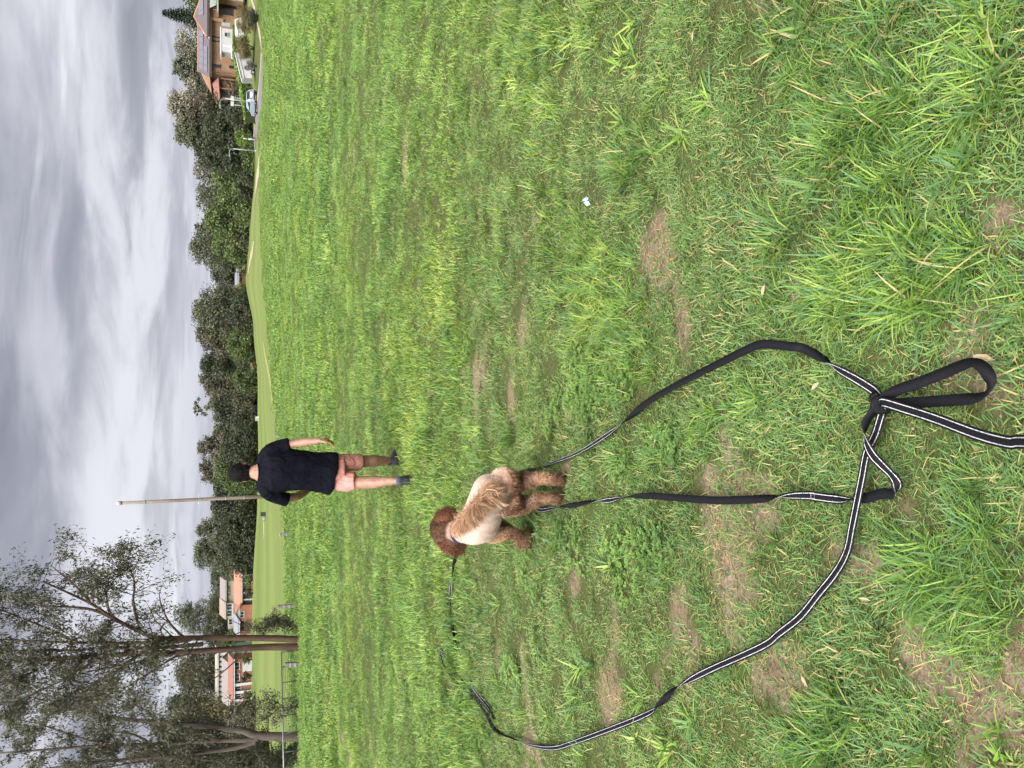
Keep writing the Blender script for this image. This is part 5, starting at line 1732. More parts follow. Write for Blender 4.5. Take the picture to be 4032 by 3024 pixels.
# ---------------------------------------------------------------- buildings
M_TAN = mat_brick('tan_brick', (0.21, 0.115, 0.064), (0.27, 0.152, 0.084))
M_RED = mat_brick('red_brick', (0.21, 0.072, 0.042), (0.26, 0.092, 0.052))
M_WHITE = mat('white_paint', (0.34, 0.34, 0.34), 0.5, .05, 1.0)
M_CREAM = mat('cream_render', (0.26, 0.235, 0.19), 0.8, .08, 1.0)
M_ROOFD = mat('dark_roof_tile', (0.085, 0.072, 0.078), 0.8, .2, 6.0, bump=.3, bscale=8)
M_ROOFO = mat('orange_roof_tile', (0.32, 0.13, 0.088), 0.8, .12, 5.0, bump=.3, bscale=8)
M_ROOFR = mat('red_brown_roof_tile', (0.19, 0.088, 0.072), 0.8, .15, 5.0, bump=.3, bscale=8)
M_ROOFG = mat('grey_metal_roof', (0.17, 0.18, 0.215), 0.5, .08, 2.0)
M_ROOFB = mat('brown_grey_roof', (0.17, 0.15, 0.145), 0.8, .12, 4.0)
M_TRIM = mat('terracotta_trim', (0.29, 0.135, 0.085), 0.7, .1)
M_DARK = mat('dark_brown_trim', (0.045, 0.03, 0.026), 0.7, .2)
M_SOLAR = mat('solar_glass', (0.13, 0.125, 0.155), 0.25, .06, .5, spec=.6)
M_TEAL = mat('teal_cladding', (0.20, 0.29, 0.25), 0.7, .1)
M_STEEL = mat('galvanised_steel', (0.27, 0.30, 0.295), 0.45, .1, 4, metal=.3)
M_TIMBER = mat('weathered_timber', (0.17, 0.155, 0.14), 0.9, .3, 14, bump=.4)
M_SHADE = mat('shade_cloth', (0.14, 0.17, 0.145), 0.8, .15, 2.0)
GLASS = mat_glass()


class House:
    """a building whose front stands square to the view at distance Y; positions in picture px"""
    def __init__(s, name, label, y, Y, ground=None, cat='house'):
        s.Y = Y
        X = PX(y, Y)
        z = on_ground(X, Y) if ground is None else ground
        s.o = Vector((X, Y, z))
        s.root = thing(name, label, cat, s.o)

    def p(s, x, y, dy=0.0):
        """pixel (x, y) at the front plane, pushed back by dy metres"""
        w = W(x, y, s.Y)
        return Vector((w.x - s.o.x, dy, w.z - s.o.z))

    def box(s, name, m, y0, y1, x0, x1, dy0=0.0, dy1=6.0, foot=False, parent=None, bevel=0.0):
        a, b = s.p(x1, y1, dy0), s.p(x0, y0, dy1)
        z0 = -0.6 if foot else a.z
        return MB().box((a.x, a.y, z0), (b.x, b.y, b.z)).build(name, m, parent or s.root, bevel=bevel)

    def window(s, y0, y1, x0, x1, frame=None, dy=-0.05, bars=1, name='window', pane=None):
        a, b = s.p(x1, y1), s.p(x0, y0)
        t = max(0.05, (b.x - a.x) * .05)
        mb = MB()
        for (q0, q1) in (((a.x, a.z), (b.x, a.z + t)), ((a.x, b.z - t), (b.x, b.z)), ((a.x, a.z + t), (a.x + t, b.z - t)), ((b.x - t, a.z + t), (b.x, b.z - t))):
            mb.box((q0[0], dy - .04, q0[1]), (q1[0], dy + .08, q1[1]))
        for k in range(bars):
            xc = a.x + (b.x - a.x) * (k + 1) / (bars + 1)
            mb.box((xc - t / 2, dy - .03, a.z + t), (xc + t / 2, dy + .07, b.z - t))
        w = mb.build(name, frame or M_WHITE, s.root)
        MB().box((a.x + t * .5, dy + .03, a.z + t * .5), (b.x - t * .5, dy + .075, b.z - t * .5)).build('pane', pane or GLASS, w)
        MB().box((a.x - .08, dy - .12, a.z - .09), (b.x + .08, dy + .03, a.z - .002)).build('sill', frame or M_WHITE, w)
        return w

    def slab(s, name, m, pts, t=0.15, parent=None):
        return MB().slab([Vector(p) for p in pts], t).build(name, m, parent or s.root)


def build_right_house():
    h = House('brick_house', 'two storey tan brick house with dark roof and solar panels behind the hedge', 170, 137.0, 3.4)
    h.box('wall', M_TAN, 20, 304, 818, 965, 0, 9, True)
    h.box('wall', M_TAN, 304, 392, 868, 965, 1.2, 8, True)
    h.box('wall', M_TAN, -120, 20, 818, 965, .8, 9, True)
    h.box('wall_pier', M_TAN, 284, 300, 832, 965, -.5, 0, True)
    h.box('wall_pier', M_TAN, 70, 92, 818, 880, -.4, 0)
    # left block: gable roof with its ridge along the front
    e0, e1 = h.p(829, 142, -.7), h.p(829, 312, -.7)
    r0, r1 = h.p(785, 150, 4.6), h.p(785, 312, 4.6)
    k = (h.Y + 4.6) / h.Y
    rz = PZ(785, h.Y + 4.6) - h.o.z
    for r in (r0, r1):
        r.z = rz
    r0.x, r1.x = PX(110, h.Y + 4.6) - h.o.x, PX(308, h.Y + 4.6) - h.o.x
    e0.x = PX(100, h.Y) - h.o.x
    roof = h.slab('roof', M_ROOFD, [e1, e0, r0, r1], .16)
    b1, b0 = Vector((e1.x, 9.9, e1.z)), Vector((e0.x, 9.9, e0.z))
    h.slab('roof', M_ROOFD, [r1, r0, b0, b1], .16)
    MB().tube([r0 + Vector((0, 0, .18)), r1 + Vector((0, 0, .18))], .14, 8).build('ridge_cap', M_TRIM, roof)
    MB().box((e1.x, -.82, e1.z - .22), (e0.x, -.7, e0.z + .02)).build('gutter', M_DARK, roof)
    MB().slab([e1 + Vector((.35, .6, .02)), r1 + Vector((.35, 0, -.1)), b1 + Vector((.35, -.6, .02))], .15).build('gable', M_TAN, h.root)
    # right block: hip roof to a high point
    ap = W(768, 65, h.Y + 5.0) - h.o
    c = [h.p(820, 152, -.8), h.p(820, -60, -.8)]
    c += [Vector((c[1].x, 11, c[1].z)), Vector((c[0].x, 11, c[0].z))]
    hip = h.slab('hip_roof', M_ROOFD, [c[0], c[1], ap], .14)
    for i in (1, 2, 3):
        h.slab('hip_roof', M_ROOFD, [c[i], c[(i + 1) % 4], ap], .14)
    for q in c[:2]:
        MB().tube([q + Vector((0, 0, .16)), ap + Vector((0, 0, .16))], .15, 8).build('ridge_cap', M_TRIM, hip)
    MB().box((c[0].x, -.95, c[0].z - .24), (c[1].x, -.8, c[0].z + .02)).build('gutter', M_DARK, hip)
    # flashing in the valley
    MB().slab([h.p(800, 128, .3), h.p(826, 160, -.75), h.p(826, 150, -.78), h.p(800, 122, .2)], -.05).build('flashing', M_WHITE, roof)

    def panels(tag_, base0, base1, top0, top1, nx, nz, f0, f1, g0, g1):
        """solar panels laid on the slope spanned by eave (base) and ridge (top)"""
        n = (base1 - base0).cross(top0 - base0).normalized()
        if n.y > 0:
            n = -n
        for j in range(nz):
            for i in range(nx):
                a0, a1 = f0 + (f1 - f0) * (i + .03) / nx, f0 + (f1 - f0) * (i + .97) / nx
                b0, b1 = g0 + (g1 - g0) * (j + .03) / nz, g0 + (g1 - g0) * (j + .97) / nz
                q = lambda a, b: base0.lerp(base1, a).lerp(top0.lerp(top1, a), b) + n * .24
                MB().slab([q(a0, b0), q(a1, b0), q(a1, b1), q(a0, b1)], .04).build('solar_panel', M_SOLAR, tag_)
    panels(roof, e1, e0, r1, r0, 6, 1, .07, .80, .50, .92)
    panels(roof, e1, e0, r1, r0, 4, 1, .07, .52, .12, .48)
    panels(hip, c[0], c[1], ap, ap + Vector((.01, 0, 0)), 3, 1, .40, .86, .22, .62)
    # openings
    W_ = h.window
    W_(252, 268, 834, 866, M_DARK, bars=0)
    W_(258, 272, 902, 926, M_DARK, bars=0)
    W_(142, 150, 833, 861, M_DARK, bars=0)
    W_(158, 166, 834, 862, M_DARK, bars=0)
    W_(28, 62, 866, 915, M_DARK, -.05, 2)
    # left wing: porch roof, doors, columns
    q0, q1 = h.p(868, 388, .2), h.p(862, 304, .2)
    h.slab('porch_roof', M_ROOFR, [q0, q1, Vector((q1.x, 3.2, q1.z + 1.1)), Vector((q0.x + .6, 3.2, q0.z + .5))], .14)
    h.box('wall', M_TAN, 304, 345, 838, 868, 2.6, 8)
    d = h.box('garage_door', mat('brown_panel', (.13, .075, .06), .7, .15), 306, 340, 866, 892, 1.1, 1.25)
    for yy in (305, 344, 380):
        h.box('column', M_TAN, yy, yy + 8, 868, 965, .5, 1.0, True)
    W_(352, 378, 872, 914, M_DARK, 1.12, 1)
    W_(308, 318, 915, 950, M_DARK, 1.12, 0)
    # right end: balcony with pale shade cloth
    h.slab('awning', M_SHADE, [h.p(855, 44, -2.2), h.p(855, -60, -2.2), h.p(819, -60, -.4), h.p(819, 40, -.4)], .06)
    h.box('balcony_slab', M_CREAM, -60, 70, 856, 862, -2.2, .8)
    for yy in (12, -30):
        h.box('column', M_CREAM, yy, yy + 7, 860, 965, -2.0, -1.6, True)
    for i in range(9):
        h.box('downpipe' if i == 0 else 'baluster', M_WHITE if i == 0 else M_DARK, 60 - i * 12, 61.5 - i * 12, 842, 856, -2.15, -2.1)
    return h


build_right_house()


def simple_gable(h, y0, y1, eave, ridge, depth, m, over=.5, cap=None):
    """gable roof, ridge parallel to the front"""
    e0, e1 = h.p(eave, y0, -over), h.p(eave, y1, -over)
    rz = PZ(ridge, h.Y + depth / 2) - h.o.z
    a, b = Vector((e0.x + .2, depth / 2, rz)), Vector((e1.x - .2, depth / 2, rz))
    r = h.slab('roof', m, [e1 + Vector((-.2, 0, 0)), e0 + Vector((.2, 0, 0)), a, b], .18)
    h.slab('roof', m, [b, a, Vector((e0.x + .2, depth + over, e0.z)), Vector((e1.x - .2, depth + over, e1.z))], .18)
    for (e, ox) in ((e0, 0), (e1, .18)):
        MB().prism([(e.x - .2 + ox, 0, e.z), (e.x - .2 + ox, depth, e.z), (e.x - .2 + ox, depth / 2, rz - .1)], (.18, 0, 0)).build('gable', M_CREAM, h.root)
    MB().box((e1.x - .2, -over - .12, e1.z - .2), (e0.x + .2, -over, e0.z)).build('gutter', M_WHITE, r)
    if cap:
        MB().tube([a + Vector((0, 0, .15)), b + Vector((0, 0, .15))], .13, 6).build('ridge_cap', cap, r)
    return r


def build_left_houses():
    # orange roofed brick house with a white gable
    h = House('brick_house', 'brick house with long orange tile roof and white front gable', 2370, 206.0)
    h.box('wall', M_RED, 2256, 2378, 950, 1000, .6, 8, True)
    h.box('wall', M_RED, 2378, 2436, 944, 1000, -1.5, 8, True)
    h.box('wall', M_RED, 2436, 2498, 944, 1000, .8, 8, True)
    simple_gable(h, 2252, 2384, 951, 925, 8.6, M_ROOFO, .9, M_ROOFO)
    simple_gable(h, 2432, 2500, 941, 922, 8.6, M_ROOFG, .9)
    a, b = h.p(945, 2440, -1.6), h.p(945, 2376, -1.6)
    ap = h.p(924, 2408, -1.6)
    MB().prism([a, b, ap], (0, .25, 0)).build('gable', M_WHITE, h.root)
    ov = Vector((0, -.5, 0))
    for (q, s_) in ((a, -1), (b, 1)):
        pts = [q + ov + Vector((s_ * .3, 0, -.1)), ap + ov, ap + Vector((0, 6, 0)), q + Vector((s_ * .3, 6, -.1))]
        h.slab('roof', M_ROOFO if s_ > 0 else M_ROOFG, pts if s_ > 0 else pts[::-1], .16)
    h.window(2402, 2425, 945.5, 961, M_WHITE, -1.55, 1)
    h.window(2449, 2461, 947, 962, M_WHITE, .75, 0)
    h.window(2470, 2490, 948, 966, M_WHITE, .75, 1)
    h.box('door', mat('teal_door', (.10, .17, .16), .6), 2364, 2376, 960, 992, .5, .58)
    h.window(2300, 2318, 956, 972, M_WHITE, .55, 1)
    h.window(2336, 2352, 956, 972, M_WHITE, .55, 1)
    for yy in (2262, 2290, 2330, 2358):
        h.box('veranda_post', M_WHITE, yy, yy + 1.6, 951, 1000, -.5, -.38, True)
    # cream two storey house behind
    h = House('cream_house', 'cream two storey house above the orange roof', 2365, 252.0)
    h.box('wall', M_CREAM, 2288, 2372, 888, 960, 0, 9, True)
    h.box('wall', M_CREAM, 2372, 2426, 886, 960, -1.2, 9, True)
    h.box('wall', M_CREAM, 2432, 2474, 897, 960, .4, 8, True)
    simple_gable(h, 2284, 2376, 889, 868, 9, M_ROOFB, .8)
    simple_gable(h, 2368, 2430, 888, 866, 9, mat('dusty_roof_tile', (.21, .165, .14), .8, .1), 1.6)
    for yy in (2308, 2316, 2325, 2337):
        h.window(yy, yy + 6, 898, 906, M_CREAM, -.05, 0)
    h.window(2374, 2396, 894, 914, M_WHITE, -1.25, 1)
    h.window(2400, 2421, 894, 914, M_WHITE, -1.25, 1)
    h.window(2440, 2460, 900, 916, M_WHITE, .35, 1)
    h.box('balcony_rail', M_WHITE, 2372, 2424, 915, 918, -2.0, -1.9)
    # brick house with white window wall
    h = House('brick_house', 'brick house with white framed window wall behind the near trunks', 2680, 192.0)
    h.box('wall', M_RED, 2598, 2762, 921, 990, 0, 8, True)
    simple_gable(h, 2594, 2768, 921, 902, 8, M_ROOFR, .7, M_ROOFR)
    for i, yy in enumerate((2686, 2704, 2722, 2740)):
        h.window(yy, yy + 15, 924, 949, M_WHITE, -.06, 1)
    h.window(2609, 2636, 924, 943, M_WHITE, -.06, 1)
    h.window(2652, 2680, 924, 943, M_WHITE, -.06, 1)
    gd = h.box('garage_door', M_WHITE, 2604, 2642, 955, 982, -.1, .0, True)
    for i in range(3):
        h.box('door_panel', M_WHITE, 2606, 2640, 957 + i * 8, 963 + i * 8, -.14, -.1, parent=gd)
    for yy in (2690, 2720, 2752):
        h.box('veranda_post', M_WHITE, yy, yy + 2, 921, 985, -.6, -.48, True)
    # long pale building up the slope
    h = House('long_building', 'long cream building with grey roof on the slope at left', 2670, 238.0, cat='building')
    h.box('wall', M_CREAM, 2565, 2790, 858, 925, 0, 10, True)
    for i in range(11):
        h.box('wall_pier', M_WHITE, 2572 + i * 19.5, 2575 + i * 19.5, 858, 925, -.2, 0, True)
        if i < 10:
            h.window(2578 + i * 19.5, 2588 + i * 19.5, 864, 874, M_CREAM, -.05, 0)
    simple_gable(h, 2560, 2795, 858, 849, 10, M_CREAM, .6)
    h2 = House('grey_roof_shed', 'low dark grey roofed building before the long cream one', 2690, 215.0, cat='shed')
    h2.box('wall', M_CREAM, 2612, 2770, 900, 930, 0, 7, True)
    simple_gable(h2, 2608, 2776, 902, 876, 8, M_ROOFB, .7)
    # teal shed
    h = House('teal_shed', 'pale teal weatherboard shed beside the brick house', 2580, 196.0, cat='shed')
    h.box('wall', M_TEAL, 2558, 2598, 922, 995, 0, 5, True)
    simple_gable(h, 2555, 2600, 922, 910, 5, M_TEAL, .4)
    h.window(2572, 2590, 968, 982, M_WHITE, -.06, 1)
    h.box('door', M_WHITE, 2561, 2569, 955, 992, -.08, 0, True)
    # white roofed house above the trees
    h = House('pale_roof_house', 'house with pale metal roof showing among trees left of the pole', 2168, 258.0)
    h.box('wall', M_CREAM, 2134, 2208, 870, 960, 0, 8, True)
    simple_gable(h, 2130, 2212, 871, 855, 8, M_ROOFG, .7)
    h.window(2146, 2160, 873, 884, M_WHITE, -.05, 1)
    h.window(2180, 2194, 873, 884, M_WHITE, -.05, 1)
    # little brick house on the crest
    h = House('brick_house', 'small brick house with white gable on the hill crest', 1092, 222.0)
    h.box('wall', M_RED, 1052, 1132, 939, 985, 0, 7, True)
    simple_gable(h, 1072, 1136, 939, 927, 7, M_ROOFG, .7)
    a, b, ap = h.p(940, 1080, -.4), h.p(940, 1050, -.4), h.p(927, 1064, -.4)
    MB().prism([a, b, ap], (0, .3, 0)).build('gable', M_WHITE, h.root)
    h.box('wall', M_WHITE, 1056, 1077, 941, 949, -.3, 0)
    h.window(1092, 1106, 944, 956, M_WHITE, -.05, 1)
    h.box('door', M_DARK, 1114, 1122, 945, 970, -.07, 0, True)


build_left_houses()


# ---------------------------------------------------------------- hedges and bushes
def leafy_box(name, label, cat, path, width, h, kind, n, size, Yoff=0.0, seed=1, group=None):
    """a clipped hedge along ground points"""
    rng = np.random.default_rng(seed)
    P = [Vector((p[0], p[1], on_ground(p[0], p[1]))) for p in path]
    c = P[0]
    root = thing(name, label, cat, c, group)
    seg = [(P[i + 1] - P[i]).length for i in range(len(P) - 1)]
    cen, nr, tn = [], [], []
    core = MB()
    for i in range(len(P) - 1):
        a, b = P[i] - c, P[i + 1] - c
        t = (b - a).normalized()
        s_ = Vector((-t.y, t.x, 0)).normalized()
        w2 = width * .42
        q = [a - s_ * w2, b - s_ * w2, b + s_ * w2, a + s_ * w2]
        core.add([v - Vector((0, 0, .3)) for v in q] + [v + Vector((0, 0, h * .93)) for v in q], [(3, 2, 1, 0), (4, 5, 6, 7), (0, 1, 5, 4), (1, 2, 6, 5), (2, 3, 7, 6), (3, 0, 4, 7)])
        m = int(n * seg[i] / sum(seg))
        u = rng.random(m)[:, None]
        base = np.array(a) * (1 - u) + np.array(b) * u
        face = rng.random(m)
        off = np.where(face < .4, rng.random(m) * 2 - 1, np.where(face < .7, -1, 1)) * width * .5
        hh = np.where(face < .4, 1.0, rng.random(m)) * h
        p = base + np.array(s_)[None] * off[:, None] + np.stack([np.zeros(m), np.zeros(m), hh], 1)
        p += rng.normal(0, .06, (m, 3))
        cen.append(p)
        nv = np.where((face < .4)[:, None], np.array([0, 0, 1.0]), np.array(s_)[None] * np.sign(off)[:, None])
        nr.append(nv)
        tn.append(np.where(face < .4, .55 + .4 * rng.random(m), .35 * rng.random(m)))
    V, F, C = leaf_quads(np.concatenate(cen), np.concatenate(nr), rng, size, .75, np.concatenate(tn))
    obj('leaves', np_mesh('leaves', V, F, C), LEAF[kind], root)
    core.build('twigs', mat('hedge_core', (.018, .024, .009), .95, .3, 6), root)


def gpt(y, Y):
    return (PX(y, Y), Y)


leafy_box('hedge', 'long clipped green hedge running down from the brick house to the road', 'hedge', [gpt(120, 133), gpt(230, 129), gpt(330, 124), gpt(424, 119)], 1.5, 1.75, 'hedge', 5200, .26, seed=3)
leafy_box('hedge', 'short clipped hedge left of the parked hatchback', 'hedge', [gpt(372, 131), gpt(425, 127), gpt(468, 124)], 1.4, 1.6, 'hedge', 2400, .26, seed=4)


def bush(name, label, y, w, top, Y, kind, n=1500, size=.28, group=None, squash=1.0):
    rng = np.random.default_rng(int(y + Y * 3))
    X = PX(y, Y)
    z0 = on_ground(X, Y)
    hw = w * Y / 3170 * .5
    H = max(.5, PZ(top, Y) - z0)
    root = thing(name, label, 'bush', (X, Y, z0), group)
    L = [((0, 0, H * .52), (hw * .8, hw * .75, H * .45))]
    for i in range(7):
        a = i * .9
        L.append(((math.cos(a) * hw * .5, math.sin(a) * hw * .5, H * (.35 + .4 * rng.random())), (hw * .45, hw * .45, H * .3)))
    V, F, C = crown(L, n * 3, rng, size * .6, .6, .22, .3, 0.0)
    V[:, 2] = np.clip(V[:, 2], .03, H * 1.02)
    obj('leaves', np_mesh('leaves', V, F, C), LEAF[kind], root)
    tb = MB()
    for i in range(5):
        a = i * 1.256
        tb.tube([(0, 0, -.2), (math.cos(a) * hw * .3, math.sin(a) * hw * .3, H * .4), (math.cos(a) * hw * .5, math.sin(a) * hw * .5, H * .75)], [.06, .04, .015], 6)
    tb.build('stems', BARK_DARK, root, True)


bush('round_bush', 'large olive rounded bush at the right on the house lawn', 82, 112, 930, 113, 'olive', 2600, .24)
bush('round_bush', 'olive brown rounded bush before the white trailer', 188, 92, 926, 113, 'olive', 2200, .24)
bush('low_bush', 'dark low shrub below the large olive bush', 70, 75, 972, 108, 'dark', 1300, .2)
bush('low_bush', 'grey green shrub leaning on the white trailer', 258, 40, 962, 110.5, 'grey', 800, .18)
bush('round_bush', 'pale green rounded bush behind the road post', 548, 62, 925, 128, 'hedge', 1800, .24)
bush('low_bush', 'leafy garden bush at the right end of the orange roofed house', 2285, 62, 956, 203, 'green', 700, .34)
bush('low_bush', 'dark garden bush under the orange roof beside the teal door', 2335, 52, 964, 202, 'dark', 600, .34)
bush('low_bush', 'green garden bush left of the white front gable', 2468, 60, 962, 202, 'brown', 600, .34)
bush('low_bush', 'round bush before the window wall of the brick house', 2662, 42, 948, 188, 'dark', 600, .34)
bush('low_bush', 'low green bush at the left end of the window wall', 2735, 62, 958, 187, 'green', 600, .34)
bush('low_bush', 'dark bush between the teal shed and garage door', 2598, 30, 950, 190, 'green', 400, .34)
bush('low_bush', 'small dark bush below the hill grove at the crest', 1440, 40, 985, 196, 'olive', 500, .3)


# ---------------------------------------------------------------- vehicles
def wheel(parent, x, y, z, r, w=.2):
    t = MB().tube([(x, y - w / 2, z), (x, y + w / 2, z)], r, 18).build('wheel', mat('tyre_rubber', (.015, .015, .015), .85), parent, True)
    MB().tube([(x, y - w / 2 - .01, z), (x, y + w / 2 + .01, z)], r * .6, 14).build('rim', mat('alloy_rim', (.45, .46, .48), .35, .1, metal=.8), t)


def car(name, label, loc, rotz, body_c, kind='hatch', group=None, ln=4.1, wd=1.74, ht=1.48):
    root = thing(name, label, 'car', loc, group)
    root.rotation_euler.z = rotz
    paint = mat(name + '_paint_' + kind + str(body_c[0]), body_c, .3, .04, .6, spec=.5)
    h, w = ln / 2, wd / 2
    if kind == 'hatch':
        prof = [(-h, .32), (-h - .02, .75), (-h + .08, .98), (-h + .55, ht - .04), (-h + 1.1, ht), (.25, ht - .03), (.95, .98), (h - .1, .78), (h, .55), (h - .05, .30)]
    else:
        prof = [(-h, .40), (-h, 1.0), (-h + .10, 1.20), (-h + .35, ht), (.35, ht - .02), (1.0, 1.14), (h - .1, .98), (h, .65), (h - .05, .38)]
    n = len(prof)
    vs, fs = [], []
    for (yy, sc) in ((-w, .0), (-w * .98, 0), (w * .98, 0), (w, 0)):
        pass
    belt = .96 if kind == 'hatch' else 1.14
    def ring(s_):
        out = []
        for (x, z) in prof:
            tuck = 0.0 if z <= belt else min(1, (z - belt) / (ht - belt)) * .17
            out.append((x, s_ * (w - tuck), z))
        return out
    A, B = ring(-1), ring(1)
    vs = A + B
    fs = [tuple(range(n)), tuple(range(2 * n - 1, n - 1, -1))] + [(i, n + i, n + (i + 1) % n, (i + 1) % n) for i in range(n)]
    body = MB().add(vs, fs).build('body', paint, root, False, .05)
    g = mat_glass()
    zt, zb = ht - .13, belt + .03
    # side glass, screens
    for s_ in (-1, 1):
        for (xa, xb, xc, xd) in (((-h + .62, -h + .78, -.25, -.25), (-.18, -.18, .22, .72)) if kind == 'hatch' else ((-h + .3, -h + .42, -.45, -.45), (-.38, -.38, .32, .85))):
            q = [(xa, s_ * (w + .005), zb), (xb, s_ * (w - .15), zt), (xc, s_ * (w - .15), zt), (xd, s_ * (w + .005), zb)]
            if s_ > 0:
                q = q[::-1]
            MB().slab(q, .015).build('side_window', g, root)
    rear = [(-h + .12, -w + .22, belt + .06), (-h + .12, w - .22, belt + .06), (-h + .50 if kind == 'hatch' else -h + .32, w - .28, ht - .10), (-h + .50 if kind == 'hatch' else -h + .32, -w + .28, ht - .10)]
    MB().slab([Vector(p) + Vector((-.035, 0, .02)) for p in rear][::-1], .02).build('rear_window', g, root)
    fr = [(.92, -w + .2, belt + .05), (.92, w - .2, belt + .05), (.32, w - .28, ht - .09), (.32, -w + .28, ht - .09)]
    MB().slab([Vector(p) + Vector((.05, 0, .03)) for p in fr], .02).build('windscreen', g, root)
    for s_ in (-1, 1):
        MB().box((-h - .04, s_ * w * .72 - .12, .72), (-h + .05, s_ * w * .72 + .12, .96)).build('tail_light', mat('tail_lamp', (.30, .03, .02), .3), root, bevel=.02)
        MB().box((h - .12, s_ * w * .72 - .15, .62), (h + .015, s_ * w * .72 + .15, .76)).build('headlight', mat('head_lamp', (.6, .6, .6), .15), root, bevel=.02)
        MB().box((.62, s_ * (w + .02) - .08, belt), (.80, s_ * (w + .02) + .08, belt + .14)).build('mirror', paint, root, bevel=.02)
        for x in (-h + .72, h - .80):
            wheel(root, x, s_ * (w - .1), .30, .31)
    MB().box((-h - .05, -w + .1, .30), (-h + .1, w - .1, .50)).build('bumper', mat('bumper_black', (.02, .02, .022), .6), root, bevel=.03)
    MB().box((-h - .035, -.26, .60), (-h + .03, .26, .72)).build('number_plate', mat('plate', (.5, .5, .46), .5), root)
    return root


g = G(1013.5, 388)
car('hatchback', 'pale blue hatchback parked on the verge by the road', (g.x, g.y + 2.0, on_ground(g.x, g.y + 2.0)), R(103), (.27, .33, .39), 'hatch')
X = PX(140, 126.5)
car('suv', 'white four wheel drive parked above the olive bushes', (X, 126.5, on_ground(X, 126.5)), R(165), (.36, .37, .38), 'suv', ln=4.5, ht=1.75)
X = PX(236, 132.5)
car('van', 'white van mostly hidden behind the long hedge', (X, 132.5, on_ground(X, 132.5)), R(180), (.32, .34, .36), 'suv', ln=4.4, ht=1.95)

h = House('caravan', 'white caravan parked beside the brick house wall', 160, 132.0, on_ground(PX(160, 132), 132), 'caravan')
h.box('body', M_WHITE, 108, 210, 870, 932, 0, 2.2, bevel=.12)
h.box('roof', mat('caravan_roof', (.62, .55, .55), .5, .05), 106, 213, 866.5, 871, -.08, 2.3)
h.box('awning_rail', M_STEEL, 84, 104, 872, 905, .2, .35)
h.window(128, 146, 884, 897, M_STEEL, -.06, 0)
h.box('door', mat('caravan_door', (.56, .57, .58), .5), 176, 190, 878, 930, -.04, 0)
for yy in (150, 166):
    wheel(h.root, h.p(936, yy).x, .25, .33, .33)

# white trailer on the lawn slope
h = House('trailer', 'white enclosed trailer tilted on the lawn behind the grey shrub', 262, 114.0, on_ground(PX(262, 114), 114), 'trailer')
pts = [h.p(928, 206), h.p(952, 308), h.p(993, 308), h.p(990, 206)]
body = MB().prism([pts[3], pts[2], pts[1], pts[0]][::-1], (0, 2.0, 0)).build('body', M_WHITE, h.root, bevel=.06)
q0, q1 = h.p(925, 206, -.05), h.p(949.5, 309, -.05)
MB().tube([q0, q1], .09, 8).build('top_rail', M_WHITE, h.root, True)
MB().tube([q0 + Vector((0, .0, -.45)), q1 + Vector((0, .0, -.45))], .05, 8).build('side_rail', M_STEEL, h.root, True)
wheel(h.root, h.p(985, 285).x, -.05, .28, .3)
wheel(h.root, h.p(985, 270).x, -.05, .32, .3)
MB().tube([h.p(988, 308, 1), h.p(990, 322, 1)], .05, 6).build('drawbar', M_STEEL, h.root, True)


# ---------------------------------------------------------------- street and park furniture
def street_lamp(label, y, Y, top, arm):
    X = PX(y, Y)
    z0 = on_ground(X, Y)
    H = PZ(top, Y) - z0
    root = thing('street_lamp', label, 'street lamp', (X, Y, z0), 'street lamps')
    MB().tube([(0, 0, -.2), (0, 0, H * .5), (0, 0, H * .86)], [.09, .075, .06], 10).build('pole', M_STEEL, root, True)
    P = [(0, 0, H * .85), (-arm * .08, 0, H * .94), (-arm * .35, 0, H * .995), (-arm * .8, 0, H)]
    MB().tube([Vector(v) for v in spline(P, 5)], .042, 8).build('arm', M_STEEL, root, True)
    hd = MB().box((-arm * 1.25, -.11, H - .07), (-arm * .78, .11, H + .05)).build('lamp_head', M_STEEL, root, bevel=.04)
    MB().box((-arm * 1.2, -.085, H - .10), (-arm * .88, .085, H - .072)).build('diffuser', M_WHITE, hd)
    MB().tube([(0, 0, -.05), (0, 0, .25)], .14, 10).build('base', M_STEEL, root, True)


street_lamp('steel street lamp rising behind the pale blue hatchback', 400, 117.5, 866, 1.2)
street_lamp('steel street lamp in front of the dark trees at the road bend', 592, 127, 903, 1.1)

X, Y = PX(548, 122), 122
z0 = on_ground(X, Y)
root = thing('signpost', 'short grey post with pale cap before the rounded bush', 'post', (X, Y, z0))
MB().tube([(0, 0, -.2), (0, 0, 1.2)], .12, 10).build('post', M_STEEL, root, True)
MB().tube([(0, 0, 1.2), (0, 0, 1.95)], .08, 10).build('cap', M_WHITE, root, True)
MB().box((-.16, -.14, .75), (.16, -.10, .95)).build('plate', M_TEAL, root)

X, Y = PX(406, 126), 126
root = thing('sign_board', 'two white sign panels beside the street lamp', 'sign', (X, Y, on_ground(X, Y)))
zb = PZ(921, Y) - on_ground(X, Y)
for dx in (-.55, .55):
    MB().tube([(dx, 0, -.2), (dx, 0, zb + .3)], .04, 8).build('leg', M_STEEL, root, True)
for dx in (.42, -.42):
    MB().box((dx - .36, -.05, zb), (dx + .36, 0, zb + .48)).build('panel', M_WHITE, root)

